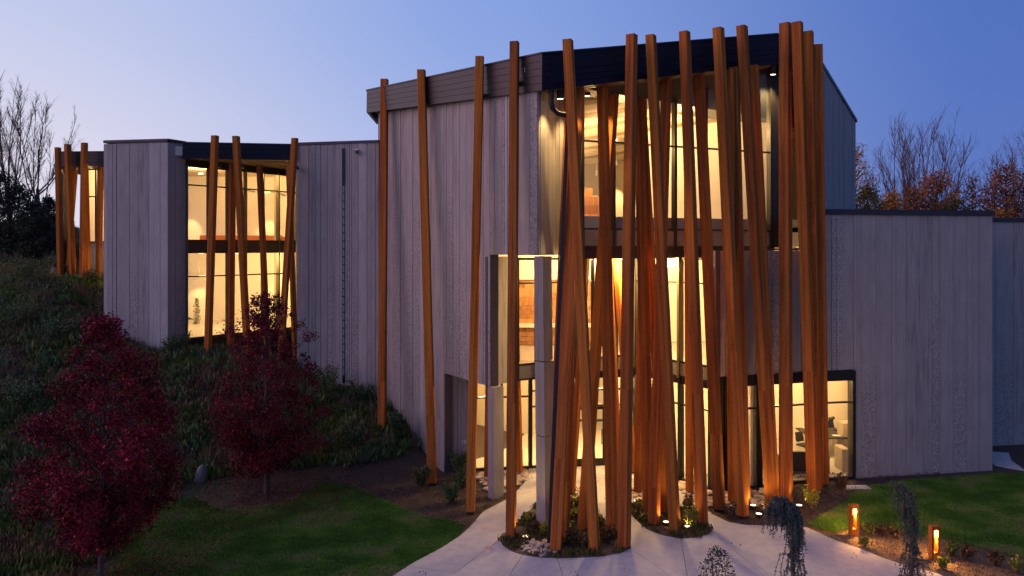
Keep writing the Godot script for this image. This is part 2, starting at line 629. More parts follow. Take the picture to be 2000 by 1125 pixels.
func make_ground() -> void:
	solve_hill()
	cols = spaced([[-400, -120, 40], [-120, -40, 6], [-40, -26, 1.0], [-26, -16, 0.5], [-16, 20, 0.25], [20, 40, 1.5], [40, 120, 10], [120, 400, 40]])
	rows = spaced([[-60, 10, 10], [10, 17, 1.0], [17, 30, 0.25], [30, 37, 0.5], [37, 60, 1.2], [60, 120, 6], [120, 600, 60]])
	for d in rows:
		for x in cols:
			hill_h.append(clampf(raw_height(Vector2(x, d)), 0.0, 13.0) if absf(x) < 130 and d < 170 and d > 0 else (9.0 if x < -60 and d > 0 else 0.0))
	lawns = [ground_polygon([[905, 1028], [880, 1018], [840, 1012], [800, 1000], [745, 975], [690, 955], [640, 950], [590, 968], [560, 985], [430, 1000], [380, 985], [280, 1000], [250, 1040], [225, 1100], [200, 1160], [100, 1300], [500, 1300], [769, 1126], [812, 1098], [862, 1071], [896, 1049]]),
		ground_polygon([[1580, 1026], [1600, 1010], [1650, 985], [1672, 955], [1760, 940], [1938, 927], [2010, 925], [2200, 925], [2300, 1100], [2000, 1093], [1900, 1068], [1832, 1050], [1757, 1046], [1690, 1028], [1625, 1042]])]
	dry_border = ground_polygon([[1570, 1030], [1625, 1038], [1690, 1024], [1757, 1042], [1832, 1046], [1900, 1064], [2000, 1089], [2150, 1120], [2150, 1220], [1831, 1128], [1754, 1106], [1680, 1077], [1635, 1062]])
	plaza = ground_polygon([[769, 1125], [810, 1099], [861, 1072], [897, 1049], [915, 1033], [927, 1020], [940, 1004], [945, 1000], [987, 978], [1008, 962], [1027, 940], [1033, 916.2], [1124, 911.2], [1204, 909], [1245, 907.6], [1263, 930], [1300, 945], [1327, 957], [1350, 975], [1385, 1001], [1398, 1009], [1425, 1022], [1453, 1026.6], [1489, 1028], [1550, 1024], [1577, 1032], [1635, 1058.5], [1680, 1073], [1723, 1091], [1754, 1101.6], [1831, 1122], [1900, 1150], [1830, 1175], [1600, 1190], [1300, 1200], [1150, 1260], [640, 1260], [690, 1180]])
	beds = [ground_polygon([[1107, 952], [1090, 962], [1047, 987], [1033.6, 1000], [1008, 1024], [984, 1045], [977, 1059], [985, 1070], [1000, 1079], [1017.5, 1085], [1052, 1091], [1098, 1092.7], [1167, 1090], [1213, 1081.7], [1232.5, 1072.5], [1231, 1062], [1213, 1042], [1185, 1020], [1171.6, 1007], [1145, 975], [1125, 952]]),
		ground_polygon([[1240, 953], [1231, 962], [1229, 985], [1233, 1006], [1247.5, 1022], [1263.6, 1035.7], [1293.5, 1047], [1328, 1054], [1362.5, 1052], [1385.5, 1043.7], [1391, 1036], [1385, 1030], [1355.6, 1010], [1330, 992], [1300, 972], [1262, 955]])]
	var s := Shape.new()
	var broad := noise(301, 0.22, 3)
	var w := cols.size()
	for b in rows.size():
		for a in w:
			var p := Vector2(cols[a], rows[b])
			var e := Vector2(0.3, 0)
			s.v.append(Vector3(p.x, hill_h[b * w + a], -p.y))
			var nm := Vector3(height(p - e) - height(p + e), 0.6, -(height(p - Vector2(0, 0.3)) - height(p + Vector2(0, 0.3))))
			s.n.append(nm.normalized())
			s.t.append(p)
			var k := broad.get_noise_2d(p.x, p.y)
			var col := Color(0.075, 0.052, 0.036)
			if on_lawn(p + Vector2(broad.get_noise_2d(p.x * 9.0, p.y * 9.0), broad.get_noise_2d(p.x * 9.0 + 70.0, p.y * 9.0)) * 0.35):
				col = Color(0.05, 0.09, 0.016).lerp(Color(0.12, 0.10, 0.045), clampf(k * 1.4, 0, 1))
			elif Geometry2D.is_point_in_polygon(p, dry_border):
				col = Color(0.17, 0.125, 0.075)
			elif hill_h[b * w + a] > 0.7 or p.x < -9.0:
				col = Color(0.062, 0.08, 0.032).lerp(Color(0.115, 0.10, 0.05), clampf(k * 1.5 + 0.2, 0, 1))
			s.c.append(col)
	for b in rows.size() - 1:
		for a in w - 1:
			var q := b * w + a
			s.i.append_array([q, q + w, q + 1, q + 1, q + w, q + w + 1])
	structure("ground", s, M.soil)
	# the plaza: slabs cut along the joints seen in the photograph
	var path := Node3D.new()
	path.name = "path"
	path.set_meta("kind", "structure")
	add_child(path)
	var pieces: Array[PackedVector2Array] = [plaza]
	for j in [[gp(940, 1083), gp(889, 1121)], [gp(1021, 1085), gp(996, 1125)], [gp(1089, 1093), gp(1098, 1122)], [gp(812, 1110), gp(889, 1122)], [gp(1330, 1054), gp(1333, 1072)], [gp(1233, 1075), gp(1300, 1120)], [gp(1392, 1040), gp(1490, 1125)], [gp(920, 1027), gp(1000, 1040)], [gp(1000, 970), gp(1090, 950)], [gp(1100, 935), gp(1300, 932)], [gp(1155, 985), gp(1230, 980)], [gp(1290, 968), gp(1330, 958)]]:
		pieces = cut(pieces, j[0], j[1])
	for p in pieces:
		for q in Geometry2D.offset_polygon(p, -0.007):
			if q.size() > 2 and absf(area(q)) > 0.02:
				var sl := Shape.new()
				sl.plate(q, -0.12, 0.03)
				obj("slab", sl, M.paving, path)
	for q in [[945, 1034, 0.10], [899, 1069, 0.05], [955, 1073, 0.13], [961, 1076, 0.06]]:
		var mark := Shape.new()
		var ring := PackedVector2Array()
		for k in 9:
			ring.append(gp(q[0], q[1]) + Vector2(cos(TAU * k / 9.0) * q[2] * rng.randf_range(0.4, 1.6), sin(TAU * k / 9.0) * q[2] * rng.randf_range(0.3, 1.2)))
		mark.plate(ring, 0.028, 0.034)
		obj("paint_mark", mark, M.paint_mark, path)
	var side := Shape.new()
	side.plate(PackedVector2Array([Vector2(18.6, 29.6), Vector2(19.3, 28.85), Vector2(19.65, 30.2), Vector2(20.3, 31.4), Vector2(19.4, 31.6)]), -0.1, 0.03)
	structure("side_path", side, M.paving)
	for b in beds:
		var bd := Shape.new()
		bd.plate(b, 0.0, 0.05)
		structure("planting_bed", bd, M.mulch)


func on_lawn(p: Vector2) -> bool:
	return Geometry2D.is_point_in_polygon(p, lawns[0]) or Geometry2D.is_point_in_polygon(p, lawns[1])


func area(p: PackedVector2Array) -> float:
	var s := 0.0
	for k in p.size():
		s += p[k].cross(p[(k + 1) % p.size()])
	return s * 0.5


# splits polygons along the line through a and b, but only those the stretch between a and b passes
func cut(pieces: Array[PackedVector2Array], a: Vector2, b: Vector2) -> Array[PackedVector2Array]:
	var out: Array[PackedVector2Array] = []
	var dir := (b - a).normalized()
	var side := Vector2(-dir.y, dir.x)
	var half := PackedVector2Array([a - dir * 200, a + dir * 200, a + dir * 200 + side * 200, a - dir * 200 + side * 200])
	for p in pieces:
		if not Geometry2D.is_point_in_polygon((a + b) / 2, p):
			out.append(p)
			continue
		for q in Geometry2D.intersect_polygons(p, half):
			out.append(q)
		for q in Geometry2D.clip_polygons(p, half):
			out.append(q)
	return out


# ---------------------------------------------------------------- the building
# Walls run from p0 to p1 as seen from the plaza (left to right); heights may change along them.
func nrm(p0: Vector2, p1: Vector2) -> Vector2:
	var d := (p1 - p0).normalized()
	return Vector2(d.y, -d.x)


# an upright block whose front lies on p0-p1, pushed out by proud, thick metres deep
func block(s: Shape, p0: Vector2, p1: Vector2, y0a: float, y0b: float, y1a: float, y1b: float, proud: float, thick: float, uvo := Vector2.ZERO) -> void:
	var o := nrm(p0, p1)
	var a := p0 + o * proud
	var b := p1 + o * proud
	var c := p1 + o * (proud - thick)
	var d := p0 + o * (proud - thick)
	s.prism(PackedVector3Array([w3(a, y0a), w3(b, y0b), w3(c, y0b), w3(d, y0a)]), PackedVector3Array([w3(a, y1a), w3(b, y1b), w3(c, y1b), w3(d, y1a)]), uvo)


# a wall of upright cast panels with open joints over a dark core
func wall(p0: Vector2, p1: Vector2, y0a: float, y0b: float, y1a: float, y1b: float, kinds: Array, wmin := 0.25, wmax := 0.95, thick := 0.3, called := "concrete_wall", trim := 0.0, trim_start := 0.0) -> void:
	var core := Shape.new()
	block(core, p0 + (p1 - p0).normalized() * trim_start, p1 - (p1 - p0).normalized() * trim, y0a, y0b, y1a, y1b, -0.03, thick)
	var root := obj(called, core, M.wall_core, museum)
	var total := p0.distance_to(p1)
	var s := 0.0
	var k := 0
	while s < total - 0.01:
		var w := rng.randf_range(wmin, wmax) if rng.randf() > 0.3 else rng.randf_range(wmin * 0.6, wmin)
		if total - s - w < wmin:
			w = total - s
		var fa := s / total
		var fb := (s + w) / total
		var gap := 0.009 / total
		var pan := Shape.new()
		var proud := rng.randf_range(0.0, 0.022)
		block(pan, p0.lerp(p1, fa + gap), p0.lerp(p1, fb - gap), lerpf(y0a, y0b, fa), lerpf(y0a, y0b, fb), lerpf(y1a, y1b, fa), lerpf(y1a, y1b, fb), proud, 0.05 + proud, Vector2(rng.randf_range(0, 0.9), 0))
		obj("panel", pan, M[kinds[k % kinds.size()]], root)
		s += w
		k += 1


# a glazed wall: mullions at the fractions given, transoms and bands at the heights given
func glazing(p0: Vector2, p1: Vector2, y0: float, y1a: float, y1b: float, cuts: Array, transoms: Array, bands: Array, wide := 0.07, deep := 0.2, metal := "frame") -> Node3D:
	var root := part("window_wall", museum)
	var total := p0.distance_to(p1)
	var dir := (p1 - p0) / total
	var o := nrm(p0, p1)
	for f in cuts:
		var c: Vector2 = p0 + dir * (total * float(f))
		var top: float = lerpf(y1a, y1b, float(f))
		var m := Shape.new()
		block(m, c - dir * wide / 2, c + dir * wide / 2, y0, y0, top, top, deep * 0.5, deep)
		obj("mullion", m, M[metal], root)
	for k in cuts.size() - 1:
		var a: Vector2 = p0 + dir * (total * cuts[k] + wide / 2)
		var b: Vector2 = p0 + dir * (total * cuts[k + 1] - wide / 2)
		var ta: float = lerpf(y1a, y1b, cuts[k])
		var tb: float = lerpf(y1a, y1b, cuts[k + 1])
		var ys := [y0]
		for y in transoms:
			if y > y0 + 0.1 and y < minf(ta, tb) - 0.1:
				ys.append(y)
				var tr := Shape.new()
				block(tr, a, b, y - 0.03, y - 0.03, y + 0.03, y + 0.03, 0.05, 0.1)
				obj("transom", tr, M.frame, root)
		var head := Shape.new()
		block(head, a, b, ta - 0.09, tb - 0.09, ta, tb, 0.06, 0.12)
		obj("head_rail", head, M.frame, root)
		var sill := Shape.new()
		block(sill, a, b, y0, y0, y0 + 0.07, y0 + 0.07, 0.06, 0.12)
		obj("sill", sill, M.frame, root)
		for q in ys.size():
			var lo: float = ys[q]
			var last: bool = q == ys.size() - 1
			var g := Shape.new()
			g.quad(w3(a, lo + 0.02), w3(b, lo + 0.02), w3(b, tb - 0.05 if last else ys[q + 1] - 0.02), w3(a, ta - 0.05 if last else ys[q + 1] - 0.02), Vector3(o.x, 0, -o.y))
			obj("pane", g, M.glass, root)
		for bd in bands:
			var sp := Shape.new()
			block(sp, a, b, bd[0], bd[0], bd[1], bd[1], 0.045, 0.09)
			obj("spandrel", sp, M[bd[2]], root)
	return root


func slab(called: String, poly: Array, y0: float, y1: float, mat: Material) -> void:
	var s := Shape.new()
	s.plate(PackedVector2Array(poly), y0, y1)
	obj(called, s, mat, museum)


# a roof over a polygon whose corners carry their own heights
func pitched(called: String, pts: Array, thick: float, mat: Material) -> void:
	var flat := PackedVector2Array()
	for p in pts:
		flat.append(Vector2(p[0], p[1]))
	var s := Shape.new()
	var tri := Geometry2D.triangulate_polygon(flat)
	for k in range(0, tri.size(), 3):
		var low := PackedVector3Array()
		var high := PackedVector3Array()
		for q in 3:
			var p: Array = pts[tri[k + q]]
			low.append(Vector3(p[0], p[2], -p[1]))
			high.append(Vector3(p[0], p[2] + thick, -p[1]))
		s.prism(low, high)
	obj(called, s, mat, museum)


# boards stacked to make the band round a roof edge
func fascia(p0: Vector2, p1: Vector2, low_a: float, low_b: float, high_a: float, high_b: float, boards: int, mat: Material, thick := 0.12) -> void:
	var root := part("fascia", museum)
	for k in boards:
		var f0 := float(k) / boards
		var f1 := float(k + 1) / boards
		var s := Shape.new()
		block(s, p0, p1, lerpf(low_a, high_a, f0) + (0.012 if k else 0.0), lerpf(low_b, high_b, f0) + (0.012 if k else 0.0), lerpf(low_a, high_a, f1), lerpf(low_b, high_b, f1), 0.012 * (boards - k) / boards, thick)
		obj("board", s, mat, root)
	var cap := Shape.new()
	block(cap, p0, p1, high_a + 0.002, high_b + 0.002, high_a + 0.05, high_b + 0.05, 0.035, thick + 0.25)
	obj("edge_cap", cap, M.coping, root)


# the boarded underside of a roof overhang between its outer edge (a0, a1) and the wall (b0, b1)
func soffit(a0: Vector3, a1: Vector3, b0: Vector3, b1: Vector3, n: int) -> void:
	var deck := Shape.new()
	var up := Vector3(0, 0.09, 0)
	deck.prism(PackedVector3Array([a0 + up, a1 + up, b1 + up, b0 + up]), PackedVector3Array([a0 + up * 2, a1 + up * 2, b1 + up * 2, b0 + up * 2]))
	var root := obj("soffit", deck, M.soffit, museum)
	for k in n:
		var f0 := (k + 0.12) / n
		var f1 := (k + 0.72) / n
		var s := Shape.new()
		var ring := PackedVector3Array([a0.lerp(b0, f0), a1.lerp(b1, f0), a1.lerp(b1, f1), a0.lerp(b0, f1)])
		var high := PackedVector3Array()
		for p in ring:
			high.append(p + Vector3(0, 0.05, 0))
		s.prism(ring, high)
		obj("slat", s, M.soffit_slat, root)


func inner_wall(p0: Vector2, p1: Vector2, y0: float, y1: float, mat: Material, thick := 0.12) -> void:
	var s := Shape.new()
	block(s, p0, p1, y0, y0, y1, y1, 0.0, thick)
	obj("interior_wall", s, mat, museum)


const A0 := Vector2(-5.95, 34.3)
const A1 := Vector2(0.78, 23.3)
const UG0 := Vector2(1.8, 25.9)
const UG1 := Vector2(10.0, 29.5)
const FC := Vector2(0.9, 22.95)
const FR := Vector2(9.95, 28.85)
const E0 := Vector2(6.93, 26.35)
const E1 := Vector2(11.08, 27.7)
const E2 := Vector2(18.13, 29.0)


func along_a(u: float) -> Vector2:
	# the spot on the great left wall that is seen at that column
	var k := (u - 1000.0) / FOCAL
	var d := A1 - A0
	var f := (k * A0.y - A0.x) / (d.x - k * d.y)
	return A0 + d * f


func make_building() -> void:
	museum = thing("museum_building", "long faceted concrete museum building with glowing glass walls and a dark-edged flat roof", "building", Vector3.ZERO)
	var mix := ["smooth", "rough_low", "stained", "smooth", "rough_mid", "smooth", "rough_low", "stained", "rough_low", "smooth", "rough_mid", "pale"]
	# great left wall: whole to the first opening, then hanging over the two openings
	var p870 := along_a(868)
	var p957 := along_a(957)
	var fasc := func(p: Vector2) -> float: return lerpf(14.6, 13.25, A0.distance_to(p) / A0.distance_to(A1))
	wall(A0, p870, 1.0, -0.3, fasc.call(A0), fasc.call(p870), mix, 0.3, 0.85)
	wall(p870, p957, 3.72, 3.74, fasc.call(p870), fasc.call(p957), ["rough_low", "smooth", "rough_mid", "stained", "rough_low"], 0.22, 0.7)
	wall(p957, A1, 8.17, 8.17, fasc.call(p957), fasc.call(A1), ["rough_mid", "smooth", "stained", "smooth", "rough", "pale"], 0.2, 0.5, 0.2, "concrete_wall", 0.3)
	# its end, turned to the right
	wall(A1, UG0, 8.17, 8.17, 13.3, 13.5, ["smooth", "smooth"], 0.35, 0.8, 0.2, "concrete_wall", 0.0, 0.33)
	# cheek of the hanging part and its underside
	wall(p957 + Vector2(0.02, 0.04), Vector2(0.14, 26.95), 3.74, 3.74, 8.1, 8.1, ["smooth", "stained", "smooth"], 0.4, 0.8, 0.2)
	# frontal wall inside the low opening
	wall(p870 + Vector2(-0.05, 0.28), Vector2(-1.46, 28.92), -0.2, -0.2, 3.7, 3.7, ["smooth", "stained", "smooth"], 0.35, 0.6, 0.25)
	# two raking piers that carry the corner
	for pr in [[[[953.5, 972.5], [965, 977], [984.5, 970.5], [972, 966]], 3.73], [[[1048, 1024], [1065.5, 1032], [1083, 1022], [1066, 1014]], 8.16]]:
		var col := Shape.new()
		var low := PackedVector3Array()
		var high := PackedVector3Array()
		for q in pr[0]:
			var g := gp(q[0], q[1])
			low.append(w3(g, -0.2))
			var shift := Vector2(-0.02, 0.0) if pr[1] < 5 else Vector2(-0.08, 0.1)
			high.append(w3(g + shift, pr[1]))
		var third: float = 0.62 if pr[1] > 5 else 1.1
		if third > 1.0:
			col.prism(low, high)
			obj("pier", col, M.smooth, museum)
		else:
			# cast in three lifts with open joints
			var pier := part("pier", museum)
			for f in [[0.0, 0.348], [0.35, 0.618], [0.62, 1.0]]:
				var lf := Shape.new()
				var l0 := PackedVector3Array()
				var l1 := PackedVector3Array()
				for q in 4:
					l0.append(low[q].lerp(high[q], f[0]))
					l1.append(low[q].lerp(high[q], f[1] - 0.002))
				lf.prism(l0, l1, Vector2(rng.randf(), 0))
				obj("lift", lf, M.smooth if f[0] < 0.5 else M.stained, pier)
	# roof edge over it, roof and soffits of the tall block
	var FL := A0 + nrm(A0, A1) * 0.45 + (A0 - A1).normalized() * 0.3
	fascia(FL, FC, 14.45, 13.1, 15.42, 14.2, 5, M.fascia)
	fascia(FC, FR, 13.1, 15.3, 14.2, 16.42, 6, M.fascia_dark)
	fascia(FR, Vector2(11.96, 29.52), 15.3, 14.75, 16.42, 15.42, 5, M.fascia_dark)
	fascia(Vector2(-6.62, 37.6), FL, 14.45, 14.45, 15.42, 15.42, 5, M.fascia)
	soffit(w3(FL, 14.46), w3(FC, 13.11), w3(A0, 14.5), w3(A1, 13.15), 2)
	soffit(w3(FC, 13.1), w3(FR, 15.3), w3(UG0, 13.32), w3(UG1, 15.32), 7)
	pitched("roof", [[FL.x + 0.15, FL.y + 0.05, 14.75], [FC.x, FC.y + 0.2, 13.4], [FR.x - 0.05, FR.y + 0.15, 15.6], [11.9, 29.6, 14.9], [16.95, 38, 14.1], [-6.5, 38, 14.75]], 0.3, M.coping)
	wall(Vector2(-6.45, 37.6), A0 + Vector2(-0.02, 0.06), 2.5, 1.5, 14.6, 14.6, ["smooth", "stained"], 0.4, 0.9)
	wall(Vector2(11.95, 29.55), Vector2(17.0, 38.0), 9.4, 9.4, 15.35, 14.6, ["smooth", "stained", "smooth", "rough_low", "smooth"], 0.3, 0.8)
	var edge := Shape.new()
	block(edge, Vector2(11.9, 29.5), Vector2(17.05, 38.05), 15.36, 14.61, 15.5, 14.75, 0.06, 0.4)
	obj("coping", edge, M.coping, museum)
	# upper gallery glass, its band and the beam under it
	var ups := []
	for u in [1107, 1136, 1197, 1258, 1317, 1377, 1438, 1503, 1517]:
		var k: float = (u - 1000.0) / FOCAL
		var dd := UG1 - UG0
		ups.append(clampf((k * UG0.y - UG0.x) / (dd.x - k * dd.y), 0.0, 1.0))
	ups[0] = 0.0
	ups[ups.size() - 1] = 1.0
	glazing(UG0, UG1, 8.4, 13.4, 15.36, ups, [9.05, 12.05], [[8.42, 9.0, "grey"]], 0.1, 0.22)
	var beam := Shape.new()
	block(beam, UG0 + Vector2(0.1, 0.35), UG1 + Vector2(0.2, 0.35), 8.02, 8.02, 8.4, 8.4, 0.0, 0.5)
	obj("beam", beam, M.frame, museum)
	inner_wall(Vector2(9.99, 29.42), Vector2(10.45, 29.6), 8.4, 15.3, M.steel, 0.3)
	# middle floor glass, from the cheek to the inner corner and out along the right curtain
	var inner := Vector2(4.75, 29.7)
	glazing(Vector2(0.16, 27.0), inner, 3.72, 8.05, 8.05, [0.0, 0.16, 0.47, 0.63, 0.82, 1.0], [4.28, 7.15], [[3.75, 4.24, "grey"]], 0.1, 0.22)
	glazing(inner, Vector2(6.9, 26.6), 3.72, 8.05, 8.05, [0.0, 0.62, 1.0], [4.28, 7.15], [[3.75, 4.24, "grey"]], 0.1, 0.26, "frame_bronze")
	# ground floor glass and doors
	glazing(Vector2(-1.45, 28.92), Vector2(0.66, 29.24), 0.03, 3.72, 3.72, [0.0, 0.5, 1.0], [2.75], [[3.4, 3.7, "frame"]])
	glazing(Vector2(0.72, 29.26), Vector2(4.75, 29.75), 0.03, 3.72, 3.72, [0.0, 0.07, 0.22, 0.4, 0.72, 1.0], [2.35, 2.95], [[3.4, 3.7, "frame"]], 0.09)
	glazing(Vector2(4.8, 29.65), Vector2(6.9, 26.6), 0.03, 3.72, 3.72, [0.0, 0.62, 1.0], [2.75], [[3.5, 3.7, "frame"]], 0.1, 0.24)
	for f in [[0.075, 0.215], [0.405, 0.56], [0.562, 0.715]]:
		door(Vector2(0.72, 29.26).lerp(Vector2(4.75, 29.75), f[0]), Vector2(0.72, 29.26).lerp(Vector2(4.75, 29.75), f[1]))
	# right part: hanging wall over the office glass, then the long low wing
	wall(E0, E1, 3.97, 3.97, 8.3, 8.3, ["smooth", "pale", "stained", "smooth", "rough_low", "smooth", "rough"], 0.3, 0.7)
	wall(E1, Vector2(12.42, 27.96), 3.97, 3.97, 9.6, 9.6, ["rough", "smooth", "rough"], 0.25, 0.6)
	wall(E0 + Vector2(-0.02, 0.35), E0 + Vector2(0.0, 0.02), 3.97, 3.97, 8.3, 8.3, ["smooth"], 0.3, 0.6, 0.2)
	wall(Vector2(12.42, 27.96), E2, -0.3, -0.3, 9.6, 9.6, ["smooth", "rough_low", "smooth", "smooth", "stained", "rough_mid", "smooth", "rough_low", "smooth"], 0.3, 1.1)
	wall(E2, Vector2(18.9, 33.5), -0.3, -0.3, 9.6, 9.6, ["smooth", "stained"], 0.5, 1.0)
	wall(Vector2(18.0, 32.2), Vector2(34, 34.8), -0.3, -0.3, 9.5, 9.5, ["smooth", "rough_low", "stained", "rough_mid"], 0.4, 1.1)
	for e in [[E1 + Vector2(0.1, 0.03), E2 + Vector2(0.05, 0.0), 9.602, 9.8], [E2 + Vector2(0.03, 0.25), Vector2(19.0, 33.6), 9.602, 9.8], [Vector2(19.0, 32.36), Vector2(34, 34.8), 9.502, 9.68]]:
		var cp := Shape.new()
		block(cp, e[0], e[1], e[2], e[2], e[3], e[3], 0.07, 0.45)
		obj("coping", cp, M.coping, museum)
	slab("roof", [Vector2(11.1, 28.0), Vector2(18.1, 29.3), Vector2(18.8, 33.4), Vector2(33.8, 36), Vector2(33.8, 48), Vector2(11.0, 48)], 9.2, 9.5, M.coping)
	slab("roof", [Vector2(7.1, 26.8), Vector2(11.1, 28.0), Vector2(11.95, 29.55), Vector2(9.9, 29.3)], 8.31, 8.39, M.coping)
	# office glass below: four bays, dark heads
	glazing(E0 + Vector2(0.42, 0.16), E1, 0.03, 3.95, 3.95, [0.0, 0.1, 0.32, 0.36, 0.66, 1.0], [2.8], [[3.58, 3.93, "frame"]], 0.1, 0.2)
	glazing(E1 + Vector2(0.02, 0.0), Vector2(12.4, 27.95), 0.03, 3.95, 3.95, [0.0, 1.0], [2.8], [[3.58, 3.93, "frame"]], 0.12, 0.2)
	var dark := Shape.new()
	block(dark, E0 + Vector2(-0.05, 0.0), E0 + Vector2(0.44, 0.17), 0.0, 0.0, 3.96, 3.96, 0.02, 0.3)
	obj("door_panel", dark, M.steel, museum)
	# floors and the walls that close the rooms
	slab("floor", [Vector2(-2.3, 29.05), Vector2(0.66, 29.36), Vector2(4.77, 29.85), Vector2(6.95, 26.75), Vector2(11.08, 27.85), Vector2(12.6, 28.2), Vector2(18, 29.3), Vector2(18, 37), Vector2(-5.6, 37), Vector2(-5.6, 34.9)], -0.2, 0.028, M.floor)
	slab("floor", [Vector2(-5.5, 34.4), Vector2(-0.6, 26.4), Vector2(0.1, 27.12), Vector2(4.75, 29.82), Vector2(6.85, 26.82), Vector2(11.05, 28.05), Vector2(12.4, 28.3), Vector2(17.9, 29.4), Vector2(17.9, 37.4), Vector2(-6.2, 37.4)], 3.76, 4.25, M.floor)
	slab("floor", [Vector2(-5.5, 34.4), Vector2(0.55, 24.3), Vector2(1.8, 26.06), Vector2(9.95, 29.62), Vector2(11.85, 29.9), Vector2(16.7, 38), Vector2(-6.2, 37.9)], 8.45, 9.0, M.floor)
	inner_wall(Vector2(-6.2, 37.5), Vector2(17.8, 37.5), 0.03, 8.45, M.cream, 0.2)
	inner_wall(Vector2(-6.2, 38.0), Vector2(16.8, 38.1), 9.0, 15.3, M.taupe, 0.2)
	inner_wall(Vector2(5.2, 33.2), Vector2(11.4, 34.2), 9.0, 15.1, M.cream)
	inner_wall(Vector2(14.75, 33.4), Vector2(12.62, 28.12), 0.03, 3.74, M.cream)
	inner_wall(Vector2(8.9, 33.2), Vector2(14.7, 33.6), 0.03, 3.74, M.cream)
	inner_wall(Vector2(8.55, 27.2), Vector2(8.9, 33.0), 0.03, 3.74, M.cream, 0.1)
	inner_wall(Vector2(12.7, 36.9), Vector2(12.6, 28.3), 4.25, 8.45, M.cream)
	inner_wall(Vector2(5.6, 33.6), Vector2(12.5, 34.0), 4.27, 8.4, M.cream)
	inner_wall(Vector2(4.2, 36.0), Vector2(5.6, 33.6), 4.27, 8.4, M.cream)
	inner_wall(Vector2(-4.0, 34.6), Vector2(2.0, 34.6), 0.03, 3.74, M.taupe)
	inner_wall(Vector2(4.4, 35.0), Vector2(8.8, 33.0), 0.03, 3.74, M.cream)
	# knee wall and stepped benches in the upper gallery
	inner_wall(UG0 + Vector2(0.25, 0.55), UG1 + Vector2(0.1, 0.5), 9.0, 9.5, M.grey, 0.14)
	for k in 5:
		var st := Shape.new()
		st.box(Vector3(2.6 - k * 0.1, 9.0 + k * 0.42, -(33.0 + k * 0.55)), Vector3(4.75 - k * 0.28, 9.42 + k * 0.42, -(32.45 + k * 0.55)))
		obj("bench_step", st, M.plank[k % 3], museum)
	# boarded wall of the middle floor with its pale ledge
	var ww := part("wood_wall", museum)
	for r in 15:
		var x := -2.2
		while x < 4.1:
			var len := minf(rng.randf_range(0.9, 2.2), 4.15 - x)
			var pl := Shape.new()
			block(pl, Vector2(x + 0.004, 32.6), Vector2(x + len - 0.004, 32.6), 4.27 + r * 0.187, 4.27 + r * 0.187, 4.27 + r * 0.187 + 0.181, 4.27 + r * 0.187 + 0.181, rng.randf_range(0.0, 0.02), 0.06, Vector2(rng.randf(), rng.randf()))
			obj("plank", pl, M.plank[rng.randi() % 3], ww)
			x += len
	inner_wall(Vector2(-2.2, 32.65), Vector2(4.2, 32.65), 4.27, 8.44, M.cream)
	var led := Shape.new()
	led.box(Vector3(-2.2, 5.05, -32.6), Vector3(4.15, 5.2, -32.3))
	led.box(Vector3(-2.2, 7.06, -32.6), Vector3(4.15, 7.3, -32.45))
	obj("ledge", led, M.cream, museum)
	# gallery ceiling of boards, lower to the left and back
	var c00 := w3(UG0 + Vector2(0.1, 0.15), 13.3)
	var c10 := w3(UG1 + Vector2(0.05, 0.12), 15.25)
	var c01 := Vector3(-3.5, 11.6, -37.9)
	var c11 := Vector3(15.5, 14.0, -38.0)
	var cl := part("ceiling", museum)
	for k in 18:
		var s := Shape.new()
		var f0 := k / 18.0
		var f1 := (k + 0.9) / 18.0
		var low := PackedVector3Array([c00.lerp(c01, f0), c10.lerp(c11, f0), c10.lerp(c11, f1), c00.lerp(c01, f1)])
		var high := PackedVector3Array()
		for p in low:
			high.append(p + Vector3(0, 0.05 + (k % 2) * 0.012, 0))
		s.prism(low, high)
		obj("ceiling_board", s, M.ceiling if k % 3 else M.ceiling_dark, cl)
	left_wing()
	far_wing()


func door(a: Vector2, b: Vector2) -> void:
	var root := part("door", museum)
	var d := (b - a).normalized()
	var s := Shape.new()
	for p in [[a, a + d * 0.11], [b - d * 0.11, b]]:
		block(s, p[0], p[1], 0.04, 0.04, 2.3, 2.3, 0.03, 0.06)
	block(s, a + d * 0.11, b - d * 0.11, 2.18, 2.18, 2.3, 2.3, 0.03, 0.06)
	block(s, a + d * 0.11, b - d * 0.11, 0.04, 0.04, 0.3, 0.3, 0.03, 0.06)
	obj("door_frame", s, M.frame, root)
	var h := Shape.new()
	var m := b - d * 0.16
	block(h, m - d * 0.015, m + d * 0.015, 0.85, 0.85, 1.45, 1.45, 0.09, 0.03)
	obj("handle", h, M.steel, root)


